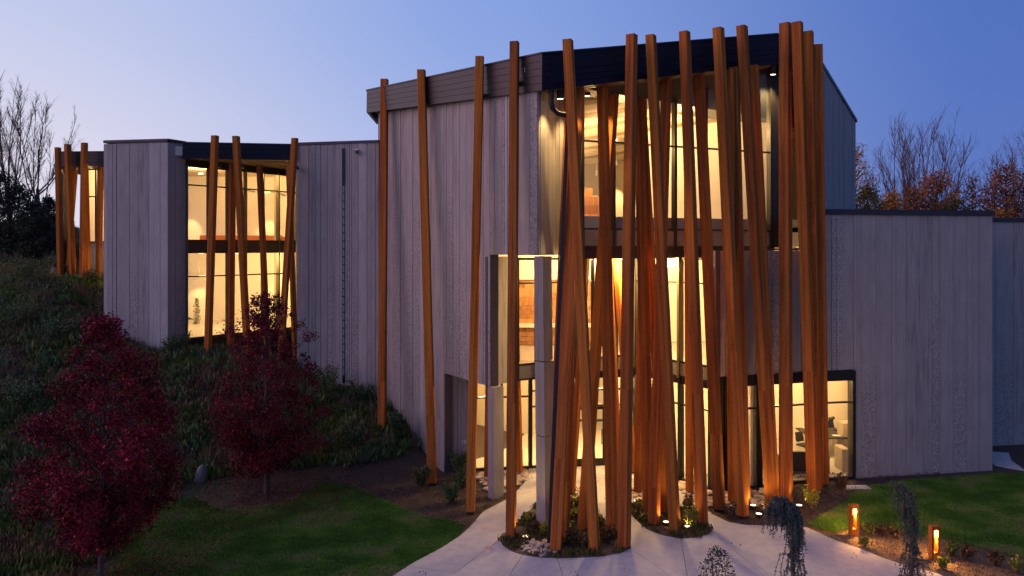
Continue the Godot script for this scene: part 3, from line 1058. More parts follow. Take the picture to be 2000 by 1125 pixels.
func left_wing() -> void:
	var c0 := Vector2(-18.17, 34.2)
	var c1 := Vector2(-15.07, 33.65)
	var c2 := Vector2(-14.66, 34.5)
	var g1 := Vector2(-11.11, 39.5)
	var b0 := Vector2(-9.77, 34.9)
	var b1 := Vector2(-5.9, 34.05)
	wall(c0, c1, 3.5, 3.2, 13.02, 13.02, ["pale", "smooth", "rough_low", "smooth", "rough_low", "stained", "pale"], 0.3, 0.75)
	wall(c1, c2, 3.2, 3.3, 13.02, 13.02, ["smooth", "rough_low"], 0.4, 0.6)
	wall(Vector2(-19.9, 40), c0, 3.5, 3.5, 13.0, 13.0, ["smooth", "stained"], 0.5, 1.0)
	wall(b0, b1, 1.8, 1.2, 13.05, 13.05, ["pale", "smooth", "stained", "smooth", "smooth", "rough_low", "stained", "smooth", "rough_low", "rough_mid", "smooth", "rough_low"], 0.16, 0.5)
	wall(g1, b0, 3.0, 1.8, 13.02, 13.02, ["smooth"], 0.5, 1.0)
	for e in [[c0, c1], [c1, c2], [b0, b1]]:
		var cp := Shape.new()
		block(cp, e[0], e[1], 13.06, 13.06, 13.18, 13.18, 0.05, 0.4)
		obj("coping", cp, M.coping, museum)
	fascia(c2 + Vector2(0.05, -0.45), b0 + Vector2(-0.01, -0.15), 12.36, 12.36, 13.05, 13.05, 3, M.fascia_dark)
	soffit(w3(c2 + Vector2(0.05, -0.4), 12.36), w3(b0 + Vector2(-0.02, -0.1), 12.36), w3(c2 + Vector2(0, 0.1), 12.37), w3(g1, 12.37), 6)
	var ms := []
	for u in [363.5, 407, 444, 479, 513, 543, 577]:
		var k: float = (u - 1000.0) / FOCAL
		var dd := g1 - c2
		ms.append(clampf((k * c2.y - c2.x) / (dd.x - k * dd.y), 0.0, 1.0))
	glazing(c2, g1, 4.28, 12.14, 12.14, ms, [7.1, 8.18, 8.74, 11.24], [[8.2, 8.72, "brown"]], 0.06, 0.24, "frame_bronze")
	var lintel := Shape.new()
	block(lintel, c2, g1, 12.142, 12.142, 12.6, 12.6, 0.04, 0.25)
	obj("lintel", lintel, M.frame, museum)
	var plinth := Shape.new()
	block(plinth, c2, g1, 3.2, 3.2, 4.27, 4.27, 0.05, 0.3)
	obj("plinth", plinth, M.frame, museum)
	var room := [Vector2(-14.6, 34.6), Vector2(-11.0, 39.6), Vector2(-6.2, 38.5), Vector2(-6.2, 46), Vector2(-21, 46), Vector2(-19.8, 40), Vector2(-18.0, 34.5), Vector2(-15.2, 34.1)]
	slab("floor", room, 4.0, 4.29, M.floor)
	slab("floor", room, 8.22, 8.75, M.floor)
	slab("roof", [Vector2(-14.4, 34.2), Vector2(-9.8, 35.1), Vector2(-6.3, 34.4), Vector2(-6.2, 46), Vector2(-21, 46), Vector2(-19.8, 40), Vector2(-18.1, 34.5), Vector2(-15.1, 33.9)], 12.5, 12.9, M.ceiling)
	inner_wall(Vector2(-20.9, 44.0), Vector2(-6.4, 44.6), 4.29, 12.5, M.cream)
	inner_wall(Vector2(-6.5, 44.5), Vector2(-10.6, 39.8), 4.29, 12.5, M.cream)
	inner_wall(Vector2(-17.0, 41.8), Vector2(-12.7, 42.1), 8.75, 9.08, M.terracotta, 0.5)
	inner_wall(Vector2(-12.6, 42.1), Vector2(-9.0, 42.3), 8.75, 9.0, M.terracotta, 0.4)
	for c in [[-12.35, 40.4], [-11.55, 40.9]]:
		var s := Shape.new()
		s.tube(PackedVector3Array([Vector3(c[0], 4.2, -c[1]), Vector3(c[0], 12.5, -c[1])]), PackedFloat32Array([0.16, 0.16]), 14)
		obj("column", s, M.taupe, museum)
	for c in [[-14.0, 37.7], [-13.1, 40.2]]:
		var rail := Shape.new()
		rail.box(Vector3(c[0], 11.4, -c[1] - 4.0), Vector3(c[0] + 0.06, 11.48, -c[1]))
		rail.box(Vector3(c[0] + 0.02, 11.48, -c[1] - 2.0), Vector3(c[0] + 0.04, 12.5, -c[1] - 1.98))
		obj("track_rail", rail, M.grey, museum)
	for p in [[-12.75, 41.4], [-11.95, 41.6]]:
		var s := Shape.new()
		s.box(Vector3(p[0], 9.0, -p[1]), Vector3(p[0] + 0.07, 11.0, -p[1] + 0.07))
		obj("screen_post", s, M.black, museum)
	# rain channel down the plain wall, its lower run open with rungs
	var q := b0.lerp(b1, 0.575)
	var dn := part("downspout", museum)
	var up := Shape.new()
	block(up, q - Vector2(0.06, 0), q + Vector2(0.07, 0), 11.3, 11.3, 12.85, 12.85, 0.06, 0.09)
	obj("upper_duct", up, M.frame, dn)
	var back := Shape.new()
	block(back, q - Vector2(0.06, 0), q + Vector2(0.07, 0), 2.35, 2.35, 11.3, 11.3, 0.035, 0.05)
	obj("channel", back, M.frame, dn)
	for k in 24:
		var seg := Shape.new()
		block(seg, q - Vector2(0.035, 0), q + Vector2(0.045, 0), 2.7 + k * 0.355, 2.7 + k * 0.355, 3.0 + k * 0.355, 3.0 + k * 0.355, 0.06, 0.02)
		obj("link", seg, M.link, dn)


func far_wing() -> void:
	var f0 := Vector2(-24.85, 42.0)
	var f1 := Vector2(-19.0, 41.6)
	fascia(f0, f1, 12.85, 12.85, 13.62, 13.62, 4, M.fascia)
	fascia(Vector2(-26.4, 47.0), f0, 12.85, 12.85, 13.62, 13.62, 4, M.fascia_dark)
	soffit(w3(f0, 12.86), w3(f1, 12.86), w3(Vector2(-25.1, 43.6), 12.87), w3(Vector2(-19.2, 43.4), 12.87), 3)
	slab("roof", [Vector2(-24.7, 42.15), Vector2(-19, 41.75), Vector2(-19.3, 48), Vector2(-26.3, 48)], 13.05, 13.5, M.ceiling)
	wall(Vector2(-24.5, 43.6), Vector2(-19.2, 43.4), 5.5, 5.5, 8.7, 8.7, ["smooth", "stained", "rough_low"], 0.4, 0.9)
	glazing(Vector2(-24.4, 43.6), Vector2(-19.2, 43.4), 8.7, 12.9, 12.9, [0.0, 0.16, 0.3, 0.72, 1.0], [11.3], [], 0.08)
	var lintel := Shape.new()
	block(lintel, Vector2(-24.4, 43.6), Vector2(-19.2, 43.4), 12.902, 12.902, 13.1, 13.1, 0.03, 0.2)
	obj("lintel", lintel, M.frame, museum)
	var post := Shape.new()
	block(post, Vector2(-25.05, 42.35), Vector2(-24.75, 42.35), 5.8, 5.8, 12.85, 12.85, 0.0, 0.35)
	obj("end_frame", post, M.frame, museum)
	slab("floor", [Vector2(-24.4, 43.8), Vector2(-19.2, 43.6), Vector2(-19.3, 48), Vector2(-24.6, 48)], 8.3, 8.72, M.floor)
	inner_wall(Vector2(-24.3, 47.6), Vector2(-19.3, 47.6), 8.72, 13.05, M.cream)
	inner_wall(Vector2(-24.45, 43.75), Vector2(-23.9, 47.6), 8.72, 13.05, M.cream)
	inner_wall(Vector2(-21.0, 46.0), Vector2(-19.4, 46.0), 8.72, 9.7, M.terracotta, 0.5)


# ---------------------------------------------------------------- timbers
# a squared timber from a foot on the ground to a sawn top, slightly chamfered, on a dark steel shoe
func timber(top: Vector3, foot: Vector3, side: float, turn: float, label: String, bracket := false) -> void:
	var root := thing("timber_pole", label, "timber pole", foot, "timber poles leaning round the museum")
	var low := PackedVector3Array()
	var high := PackedVector3Array()
	var ch := 0.014
	var h := side / 2.0
	var corners := [Vector2(-h + ch, h), Vector2(h - ch, h), Vector2(h, h - ch), Vector2(h, -h + ch), Vector2(h - ch, -h), Vector2(-h + ch, -h), Vector2(-h, -h + ch), Vector2(-h, h - ch)]
	var along := (top - foot).normalized()
	for c in corners:
		var r: Vector2 = c.rotated(turn)
		low.append(Vector3(r.x, 0.07, r.y) + along * 0.02)
		high.append(Vector3(r.x, 0, r.y) + top - foot)
	var s := Shape.new()
	s.prism(low, high, Vector2(rng.randf() * 1.2, rng.randf() * 3.0))
	obj("shaft", s, M.timber[rng.randi() % 5], root)
	var shoe := Shape.new()
	var a := PackedVector3Array()
	var b := PackedVector3Array()
	for c in [Vector2(-1, 1), Vector2(1, 1), Vector2(1, -1), Vector2(-1, -1)]:
		var r: Vector2 = (c * (h * 0.8)).rotated(turn)
		a.append(Vector3(r.x, -0.25, r.y))
		b.append(Vector3(r.x, 0.1, r.y))
	shoe.prism(a, b)
	obj("base_shoe", shoe, M.steel, root)
	if bracket:
		var f := (top.y - 1.25 - foot.y) / (top.y - foot.y)
		var p := (top - foot) * f
		var br := Shape.new()
		br.box(p + Vector3(-0.05, -0.08, -0.75), p + Vector3(0.05, 0.08, -0.1))
		obj("bracket", br, M.steel, root)


func outer(tu: float, tv: float, td: float, bu: float, bv: float, side: float, turn: float, label: String) -> void:
	timber(at(tu, tv, td), w3(gp(bu, bv), 0.0), side, deg_to_rad(turn), label, true)


func inner(tu: float, tv: float, td: float, bu: float, bv: float, side: float, turn: float, label: String) -> void:
	timber(at(tu, tv, td), w3(gp(bu, bv), 0.0), side, deg_to_rad(turn), label)


# the ground at that depth under that column
func stood(u: float, depth: float) -> Vector3:
	var p := Vector2((u - 1000.0) * depth / FOCAL, depth)
	return w3(p, height(p))


func make_timbers() -> void:
	# along the great left wall
	timber(at(751, 155, 32.9), on_hill(746, 840), 0.29, 0.12, "leftmost red timber of the tall block, standing where the slope meets the concrete wall", true)
	timber(at(823, 137, 29.4), w3(gp(844, 944, 0.05), 0.0), 0.29, 0.1, "red timber leaning left in front of the great concrete wall, second from its left end", true)
	outer(937, 111, 25.6, 919, 1003, 0.27, 4, "red timber leaning right before the low wall opening, foot beside the lawn")
	outer(1005, 82, 23.9, 998, 1054, 0.26, 14, "almost upright red timber at the left tip of the front planting bed")
	# outer row before the glass front
	outer(1109, 78, 22.9, 1161, 1078, 0.27, 20, "timber whose top leans far left, standing at the front edge of the first bed")
	outer(1234, 68, 24.3, 1219, 1072, 0.29, 34, "timber at the right tip of the first planting bed beside the middle walkway")
	outer(1271, 69, 24.8, 1318, 1040, 0.28, 32, "left-leaning timber at the front edge of the second bed between two ground lights")
	outer(1337, 62, 25.7, 1371, 1028, 0.29, 40, "timber at the right tip of the second planting bed above a bushy plant")
	outer(1403, 55, 26.6, 1450, 1011, 0.31, 42, "broad two-faced timber standing on the river stones left of two ground lights")
	outer(1449, 51, 27.2, 1507, 990, 0.31, 42, "strongly left-leaning timber right of the bright stone patch")
	outer(1534, 46, 27.9, 1535, 984, 0.35, 40, "tallest upright timber, its foot behind the drooping conifer")
	outer(1557, 44, 27.3, 1588, 970, 0.33, 36, "timber leaning left above the small yellow bush by the office window")
	inner(1579, 62, 27.3, 1597, 957, 0.3, 32, "timber half hidden behind its neighbour in front of the office window")
	inner(1597, 88, 27.5, 1609, 948, 0.3, 12, "rightmost timber, set against the office window jamb")
	# inner row, ending under the roof
	inner(1133, 164, 24.2, 1086, 1079, 0.31, 12, "dark timber leaning right beside the black rain pipe in the first bed")
	inner(1129, 166, 24.2, 1101, 1054, 0.27, 20, "timber tucked behind the dark timber of the rain pipe")
	inner(1116, 168, 24.3, 1080, 975, 0.27, 40, "glowing timber seen as a thin strip beside the second concrete pier")
	inner(1176, 161, 24.9, 1196, 1046, 0.28, 32, "timber in the first bed under the roof edge, second from the bed's right tip")
	inner(1200, 164, 25.7, 1139, 1037, 0.28, 36, "timber crossing its neighbours as it leans right, rooted mid-bed among yellow plants")
	inner(1247, 170, 26.6, 1268, 1012, 0.28, 40, "brightly lit orange timber under the roof, foot at the left of the second bed")
	inner(1302, 148, 26.3, 1277, 1027, 0.28, 35, "timber leaning right under the roof, foot left of the second bed's middle light")
	inner(1252, 172, 26.8, 1298, 1004, 0.25, 30, "slim timber behind the second bed, foot hidden by the front timbers")
	inner(1342, 146, 26.5, 1347, 965, 0.22, 30, "slim orange timber on the stones against the right glass wall")
	inner(1365, 139, 27.0, 1405, 998, 0.3, 40, "left-leaning timber at the left end of the right stone bed")
	inner(1426, 137, 26.7, 1431, 985, 0.26, 30, "timber hidden behind the broad two-faced timber")
	inner(1434, 132, 27.0, 1455, 990, 0.28, 38, "dark timber rising between the two widest left-leaning timbers")
	inner(1473, 128, 27.5, 1513, 985, 0.27, 30, "timber shadowing the strongly left-leaning timber from behind")
	# short props under the overhang by the doors
	inner(1146, 490, 27.4, 1116, 969, 0.2, 40, "slim glowing prop near the doors, rooted in the stones at the first bed's head")
	inner(1202, 490, 28.9, 1237, 925, 0.22, 35, "slim prop nearest the doors, leaning left")
	inner(1188, 490, 27.8, 1211, 982, 0.2, 35, "thin lit prop behind the middle walkway timbers")
	inner(1255, 490, 27.6, 1246, 967, 0.24, 30, "prop standing on the small stone patch of the second bed")
	inner(1003, 490, 27.6, 1015, 927, 0.2, 30, "orange prop on the stones before the left glass, right of the short pier")
	inner(955, 748, 27.6, 952, 935, 0.2, 30, "low prop on the stones behind the short pier")
	# left wing
	timber(at(420, 265, 33.3), stood(406, 33.5), 0.25, 0.3, "first tall timber before the left wing glass, beside the slender columnar shrub", true)
	timber(at(461, 266, 33.4), stood(484, 33.7), 0.25, 0.2, "left-leaning tall timber at the middle of the left wing glass", true)
	timber(at(576, 270, 34.0), stood(547, 33.9), 0.24, 0.2, "right-leaning tall timber at the right end of the left wing glass", true)
	timber(at(454, 321, 35.3), stood(450, 35.1), 0.25, 0.7, "shorter timber ending under the left wing soffit, beside the central mullion")
	timber(at(507, 322, 35.0), stood(522, 35.0), 0.22, 0.6, "dark timber under the left wing soffit behind the right maroon tree")
	timber(at(564, 327, 34.8), stood(577, 34.95), 0.2, 0.6, "thin timber crossing behind at the right end of the left wing glass")
	# far wing
	timber(at(113, 288, 41.5), stood(118, 41.4), 0.24, 0.3, "leftmost timber of the far left wing beside the dark end frame", true)
	timber(at(132, 282, 41.5), stood(142, 41.4), 0.27, 0.5, "second timber of the far left wing, leaning left above the roof edge", true)
	timber(at(165, 279, 41.2), stood(161, 41.1), 0.26, 0.4, "timber of the far left wing rising highest, left of its lit window", true)
	timber(at(147, 322, 42.4), stood(130, 42.7), 0.24, 0.6, "orange timber under the far wing soffit, leaning right between its neighbours")
	timber(at(168, 330, 42.4), stood(173, 42.9), 0.2, 0.6, "thin lit timber along the left edge of the far window")
	timber(at(197, 325, 42.0), stood(192, 42.2), 0.24, 0.3, "timber of the far left wing tight against the concrete block")


# ---------------------------------------------------------------- lamps
func downlight(p: Vector3, label: String, energy: float) -> void:
	var root := thing("downlight", label, "downlight", p, "downlights under the roof edge")
	var can := Shape.new()
	can.tube(PackedVector3Array([Vector3(0, 0.02, 0), Vector3(0, 0.36, 0)]), PackedFloat32Array([0.11, 0.11]), 14)
	can.tube(PackedVector3Array([Vector3(0, 0.36, 0), Vector3(0, 0.361, 0)]), PackedFloat32Array([0.11, 0.001]), 14)
	obj("housing", can, M.steel, root)
	var lens := Shape.new()
	lens.tube(PackedVector3Array([Vector3(0, 0.03, 0), Vector3(0, 0.029, 0)]), PackedFloat32Array([0.1, 0.001]), 14)
	obj("lamp_glass", lens, M.lamp, root)
	spot(p + Vector3(0, -0.03, 0), p + Vector3(0.01, -5, 0), energy, 52.0, 0.08)


func uplight(u: float, v: float, label: String, lean: Vector3) -> void:
	var p := w3(gp(u, v), 0.05)
	var root := thing("ground_light", label, "ground light", p, "ground lights in the planting beds")
	var body := Shape.new()
	body.tube(PackedVector3Array([Vector3(0, -0.1, 0), Vector3(0, 0.08, 0)]), PackedFloat32Array([0.1, 0.105]), 16)
	obj("housing", body, M.steel, root)
	var lens := Shape.new()
	lens.tube(PackedVector3Array([Vector3(0, 0.075, 0), Vector3(0, 0.10, 0)]), PackedFloat32Array([0.09, 0.001]), 16)
	obj("lamp_glass", lens, M.lamp_low, root)
	spot(p + Vector3(0, 0.13, 0), p + Vector3(0, 0.13, 0) + lean, 1.5, 70.0, 0.06, Color(1.0, 0.80, 0.45))


func bollard(u: float, v: float, label: String) -> void:
	var p := w3(gp(u, v), 0.0)
	var root := thing("path_light", label, "path light", p, "wooden path lights beside the walk")
	var parts := [["post", Vector3(-0.13, 0.03, -0.06), Vector3(-0.075, 0.93, 0.06)], ["post", Vector3(0.06, 0.03, -0.06), Vector3(0.13, 0.93, 0.06)], ["head", Vector3(-0.075, 0.82, -0.06), Vector3(0.06, 0.93, 0.06)], ["plinth", Vector3(-0.075, 0.03, -0.06), Vector3(0.06, 0.22, 0.06)]]
	for q in parts:
		var s := Shape.new()
		s.box(q[1], q[2], Vector2(rng.randf(), 2.0))
		obj(q[0], s, M.timber[0], root)
	var foot := Shape.new()
	foot.box(Vector3(-0.15, -0.1, -0.08), Vector3(0.15, 0.03, 0.08))
	obj("foot_plate", foot, M.grey, root)
	var lens := Shape.new()
	lens.box(Vector3(-0.072, 0.62, -0.04), Vector3(-0.055, 0.815, 0.04))
	obj("lamp_strip", lens, M.lamp, root)
	omni(p + Vector3(0.0, 0.72, 0.0), 4.5, 0.04, Color(1.0, 0.68, 0.36))
	root.rotation.y = 0.25


func ceiling_lamp(p: Vector3, energy: float, label: String, group: String) -> void:
	var s := Shape.new()
	s.tube(PackedVector3Array([Vector3(0, 0, 0), Vector3(0, 0.05, 0)]), PackedFloat32Array([0.12, 0.12]), 12)
	s.tube(PackedVector3Array([Vector3(0, 0, 0), Vector3(0, 0.001, 0)]), PackedFloat32Array([0.12, 0.001]), 12)
	var o := obj("ceiling_lamp", s, M.lamp_soft)
	o.position = p
	tag(o, label, "ceiling lamp", group)
	omni(p + Vector3(0, -0.16, 0), energy, 0.12)


func track_lamp(p: Vector3, aim: Vector3, energy: float, label: String) -> void:
	var root := thing("track_lamp", label, "track lamp", p, "track lamps washing the inner walls")
	var d := (aim - p).normalized()
	var s := Shape.new()
	s.tube(PackedVector3Array([-d * 0.12, d * 0.12]), PackedFloat32Array([0.05, 0.05]), 10)
	s.tube(PackedVector3Array([Vector3(0, 0, 0), Vector3(0, 0.5, 0)]), PackedFloat32Array([0.012, 0.012]), 6)
	obj("housing", s, M.white, root)
	var g := Shape.new()
	g.tube(PackedVector3Array([d * 0.121, d * 0.124]), PackedFloat32Array([0.045, 0.001]), 10)
	obj("lamp_glass", g, M.lamp, root)
	spot(p + d * 0.15, aim, energy, 24.0, 0.03)


func make_lamps() -> void:
	downlight(Vector3(1.48, 12.95, -23.6), "downlight by the black drain elbow at the roof corner", 8.0)
	downlight(at(1146, 189, 25.2), "downlight over the first upper window", 16.0)
	downlight(at(1190, 180, 25.7), "downlight between the two crossing timbers", 24.0)
	downlight(at(1246, 178, 26.2), "downlight right of the timber at the first bed's tip", 24.0)
	downlight(at(1375, 160, 28.0), "downlight over the middle of the upper windows, mostly hidden by timbers", 21.0)
	downlight(at(1310, 170, 27.2), "downlight behind the timbers left of the middle upper window", 22.0)
	downlight(at(1440, 152, 28.5), "downlight behind the left-leaning timbers at the right", 22.0)
	downlight(at(1510, 147, 28.9), "downlight at the right end of the roof edge beside the tallest timber", 27.0)
	uplight(1027, 1056, "ground light at the left of the first bed above the pebble patch", Vector3(0.5, 5, 0.2))
	uplight(1242, 985, "ground light by the stones at the head of the second bed", Vector3(0.4, 5, 0.4))
	uplight(1301, 1027, "ground light in the middle of the second bed", Vector3(0.3, 5, -0.3))
	uplight(1343, 1036, "ground light beside the bushy plant at the second bed's right", Vector3(0.4, 5, -0.6))
	uplight(1471, 994, "ground light on the right stone bed, the farther of two", Vector3(0.3, 5, -0.2))
	uplight(1482, 1011, "ground light on the right bed, the nearer of two", Vector3(0.4, 5, -0.4))
	uplight(1561, 994, "ground light beside the drooping conifer's tip", Vector3(0.2, 5, -0.3))
	uplight(1150, 1010, "ground light hidden among the timbers of the first bed", Vector3(-0.3, 5, 0.1))
	bollard(1667, 1047, "wooden path light with a glowing slot, the nearer to the timbers")
	bollard(1825, 1094, "wooden path light with a glowing slot, at the right before the conifer")
	# under the overhang and in the rooms: x, height, depth, energy, label
	var over := "ceiling lamps over the entrance"
	ceiling_lamp(Vector3(4.0, 7.95, -28.4), 22.0, "ceiling lamp under the overhang, left of the two before the doors", over)
	ceiling_lamp(Vector3(5.1, 7.95, -28.4), 34.0, "ceiling lamp under the overhang, right one at the inner corner", over)
	var hall := "ceiling lamps of the entrance hall"
	ceiling_lamp(Vector3(-1.2, 3.68, -31.2), 8.0, "ceiling lamp in the hall behind the short pier's glass", hall)
	ceiling_lamp(Vector3(1.6, 3.68, -30.5), 17.0, "ceiling lamp in the hall just behind the left door", hall)
	ceiling_lamp(Vector3(3.4, 3.68, -30.7), 17.0, "ceiling lamp in the hall behind the double doors", hall)
	ceiling_lamp(Vector3(7.4, 3.68, -30.2), 8.0, "ceiling lamp in the hall behind the right curtain of glass", hall)
	ceiling_lamp(Vector3(10.3, 3.68, -30.2), 6.0, "ceiling lamp in the office behind the timbers", "ceiling lamps of the office")
	ceiling_lamp(Vector3(12.3, 3.68, -31.2), 7.0, "ceiling lamp in the office over the desk", "ceiling lamps of the office")
	var mid := "ceiling lamps of the middle floor"
	ceiling_lamp(Vector3(0.9, 8.36, -30.2), 6.5, "ceiling lamp before the boarded wall of the middle floor", mid)
	ceiling_lamp(Vector3(3.2, 8.36, -31.2), 6.5, "ceiling lamp over the boarded wall's right end", mid)
	ceiling_lamp(Vector3(7.2, 8.36, -30.4), 7.0, "ceiling lamp on the middle floor behind the right curtain", mid)
	ceiling_lamp(Vector3(10.0, 8.36, -31.2), 5.0, "ceiling lamp on the middle floor behind the concrete wall", mid)
	var gal := "ceiling lamps of the upper gallery"
	ceiling_lamp(Vector3(4.0, 12.6, -30.0), 12.0, "gallery ceiling lamp behind the two crossing timbers", gal)
	ceiling_lamp(Vector3(7.0, 13.4, -31.0), 15.0, "gallery ceiling lamp over the middle upper windows", gal)
	ceiling_lamp(Vector3(9.6, 14.0, -31.6), 15.0, "gallery ceiling lamp at the right upper window", gal)
	ceiling_lamp(Vector3(2.0, 12.0, -33.5), 9.0, "gallery ceiling lamp far back over the stepped benches", gal)
	for p in [[-13.6, 38.0, "left window"], [-11.6, 41.2, "right windows"], [-16.0, 39.5, "far left corner"]]:
		ceiling_lamp(Vector3(p[0], 8.1, -p[1]), 11.0, "ceiling lamp in the left wing's lower room, by its " + p[2], "ceiling lamps of the lower left room")
		ceiling_lamp(Vector3(p[0], 12.2, -p[1]), 8.0, "ceiling lamp in the left wing's upper room, by its " + p[2], "ceiling lamps of the upper left room")
	ceiling_lamp(Vector3(-21.6, 12.9, -45.4), 12.0, "ceiling lamp in the far left wing", "")
	track_lamp(at(1165, 338, 37.0), at(1161, 420, 37.95), 26.0, "track lamp throwing a narrow cone on the gallery back wall, left one")
	track_lamp(at(1204, 318, 37.0), at(1203, 420, 37.95), 34.0, "track lamp throwing a narrow cone on the gallery back wall, right one")
	track_lamp(at(520, 392, 43.0), at(522, 470, 44.3), 6.0, "track lamp washing the upper room wall between the two dark columns")
	track_lamp(at(556, 500, 43.0), at(556, 560, 44.3), 8.0, "track lamp throwing a bright arc high in the lower room at its right")
	track_lamp(at(372, 388, 42.8), at(366, 470, 44.1), 7.0, "track lamp washing the orange upper room wall of the left wing")
	track_lamp(at(388, 528, 42.8), at(385, 600, 44.1), 6.0, "track lamp washing the lower room wall of the left wing")


# ---------------------------------------------------------------- small things on the building
func make_fittings() -> void:
	var pipe := Shape.new()
	var pts := PackedVector3Array([at(1077, 170, 23.3), at(1077, 200, 23.3), at(1080, 213, 23.35), at(1088, 221, 23.4), at(1098, 224, 23.5), at(1112, 225, 23.6)])
	pipe.tube(pts, PackedFloat32Array([0.085, 0.085, 0.085, 0.085, 0.085, 0.085]), 12)
	tag(obj("drain_elbow", pipe, M.steel), "black drain elbow curving out under the roof corner", "drain pipe")
	var rain := Shape.new()
	var rt := at(1109, 226, 23.5)
	var rb := w3(gp(1072, 1066), 0.0)
	var o := Vector3(0.055, 0, 0.05)
	rain.prism(PackedVector3Array([rb + Vector3(-0.055, 0, 0.05), rb + o, rb + Vector3(0.055, 0, -0.05), rb + Vector3(-0.055, 0, -0.05)]), PackedVector3Array([rt + Vector3(-0.055, 0, 0.05), rt + o, rt + Vector3(0.055, 0, -0.05), rt + Vector3(-0.055, 0, -0.05)]))
	tag(obj("rain_pipe", rain, M.black), "long slanting black rain pipe running down beside the dark timber", "rain pipe")
	var cam := thing("security_camera", "small pale dome camera high on the plain concrete wall of the left wing", "camera", at(696, 296, 34.12))
	var b := Shape.new()
	b.box(Vector3(-0.08, -0.02, -0.1), Vector3(0.08, 0.12, 0.02))
	obj("mount", b, M.white, cam)
	var dome := Shape.new()
	dome.tube(PackedVector3Array([Vector3(0, -0.12, 0.06), Vector3(0, -0.08, 0.06), Vector3(0, -0.02, 0.06), Vector3(0, 0.05, 0.06)]), PackedFloat32Array([0.01, 0.07, 0.09, 0.09]), 12)
	obj("dome", dome, M.frame_bronze, cam)
	var box := Shape.new()
	box.box(Vector3(-0.06, -0.07, -0.05), Vector3(0.06, 0.07, 0.03))
	var sb := obj("sensor_box", box, M.white)
	sb.position = at(1028, 137, 23.75)
	tag(sb, "small white sensor box on the roof edge boards near the corner", "sensor")
	var sign_ := Shape.new()
	sign_.box(Vector3(-0.16, -0.08, -0.02), Vector3(0.16, 0.08, 0.02))
	var ex := obj("exit_sign", sign_, M.exit)
	ex.position = at(521, 374, 41.0)
	tag(ex, "small green glowing exit sign high in the left wing's upper room", "exit sign")
	var spout := Shape.new()
	spout.tube(PackedVector3Array([at(106, 522, 41.8), at(105, 528, 41.8), at(99, 538, 41.5)]), PackedFloat32Array([0.1, 0.1, 0.1]), 10)
	tag(obj("drain_outlet", spout, M.grey), "pale bent drain outlet at the foot of the far wing's end frame", "drain outlet")
	# street number on the recessed wall, partly behind a timber
	var tm := TextMesh.new()
	tm.text = "1613"
	var f := SystemFont.new()
	f.font_names = PackedStringArray(["Droid Sans"])
	tm.font = f
	tm.font_size = 24
	tm.pixel_size = 0.008
	tm.depth = 0.015
	tm.material = M.white
	var num := MeshInstance3D.new()
	num.name = "house_number"
	num.mesh = tm
	var q := at(912, 862, 28.74)
	num.position = q + Vector3(0, 0, 0.08)
	add_child(num)
	tag(num, "small white house number on the recessed concrete wall left of the entrance", "number sign")
	var pad := Shape.new()
	pad.box(Vector3(-0.42, 0, -0.2), Vector3(0.42, 0.06, 0.2))
	var pp := obj("concrete_pad", pad, M.paving)
	pp.position = w3(gp(1673, 954), 0.0)
	tag(pp, "small flat concrete pad in the mulch under the right wall", "concrete pad")
	for r in [[885 - 555, 0, 0], [395, 938, 0.34], [640, 862, 0.3], [598, 893, 0.32], [612, 846, 0.2], [731, 886, 0.2], [108, 545, 0.2], [148, 556, 0.2]]:
		if r[1] == 0:
			continue
		var g := on_hill(r[0], r[1])
		var s: ArrayMesh = stone_meshes[rng.randi() % 4]
		var m := put("boulder", s, self, g)
		m.scale = Vector3(r[2] * 0.75, r[2] * 2.6, r[2] * 0.6) if r[0] == 395 else Vector3(r[2] * 1.5, r[2] * 0.8, r[2])
		m.rotation.y = rng.randf() * TAU
		m.material_override = M.boulder
		tag(m, {395: "upright grey boulder at the lawn's dark edge between the two maroon trees", 640: "pale limestone slab on the slope right of the right maroon tree", 598: "flat stone below the limestone slab beside the right maroon tree", 612: "small stone above the limestone slab on the slope", 731: "rounded stone on the bare slope below the leftmost tall timber", 108: "small stone at the foot of the far wing's first timber", 148: "pale stone below the far wing's timbers"}[int(r[0])], "boulder", "boulders on the slope")


var stone_meshes: Array[ArrayMesh] = []


func make_stone_meshes() -> void:
	for k in 5:
		var s := Shape.new()
		var nz := noise(400 + k, 0.9, 2)
		var rings := []
		for a in 5:
			var ph := PI * a / 4.0 - PI / 2
			var ring := PackedVector3Array()
			for b in 6:
				var th := TAU * b / 6.0
				var p := Vector3(cos(ph) * cos(th), sin(ph) * 0.62, cos(ph) * sin(th) * 0.8)
				ring.append(p * (1.0 + 0.35 * nz.get_noise_3dv(p * 1.2)))
			rings.append(ring)
		for a in 5:
			for b in 7:
				var p: Vector3 = rings[a][b % 6]
				s.v.append(p)
				s.n.append((p * Vector3(1, 1.6, 1)).normalized())
				s.t.append(Vector2(b, a))
				s.c.append(Color.WHITE)
		for a in 4:
			for b in 6:
				var q := a * 7 + b
				if a > 0:
					s.i.append_array([q, q + 1, q + 7])
				if a < 3:
					s.i.append_array([q + 1, q + 8, q + 7])
		stone_meshes.append(s.mesh(M.stones[k % 4]))


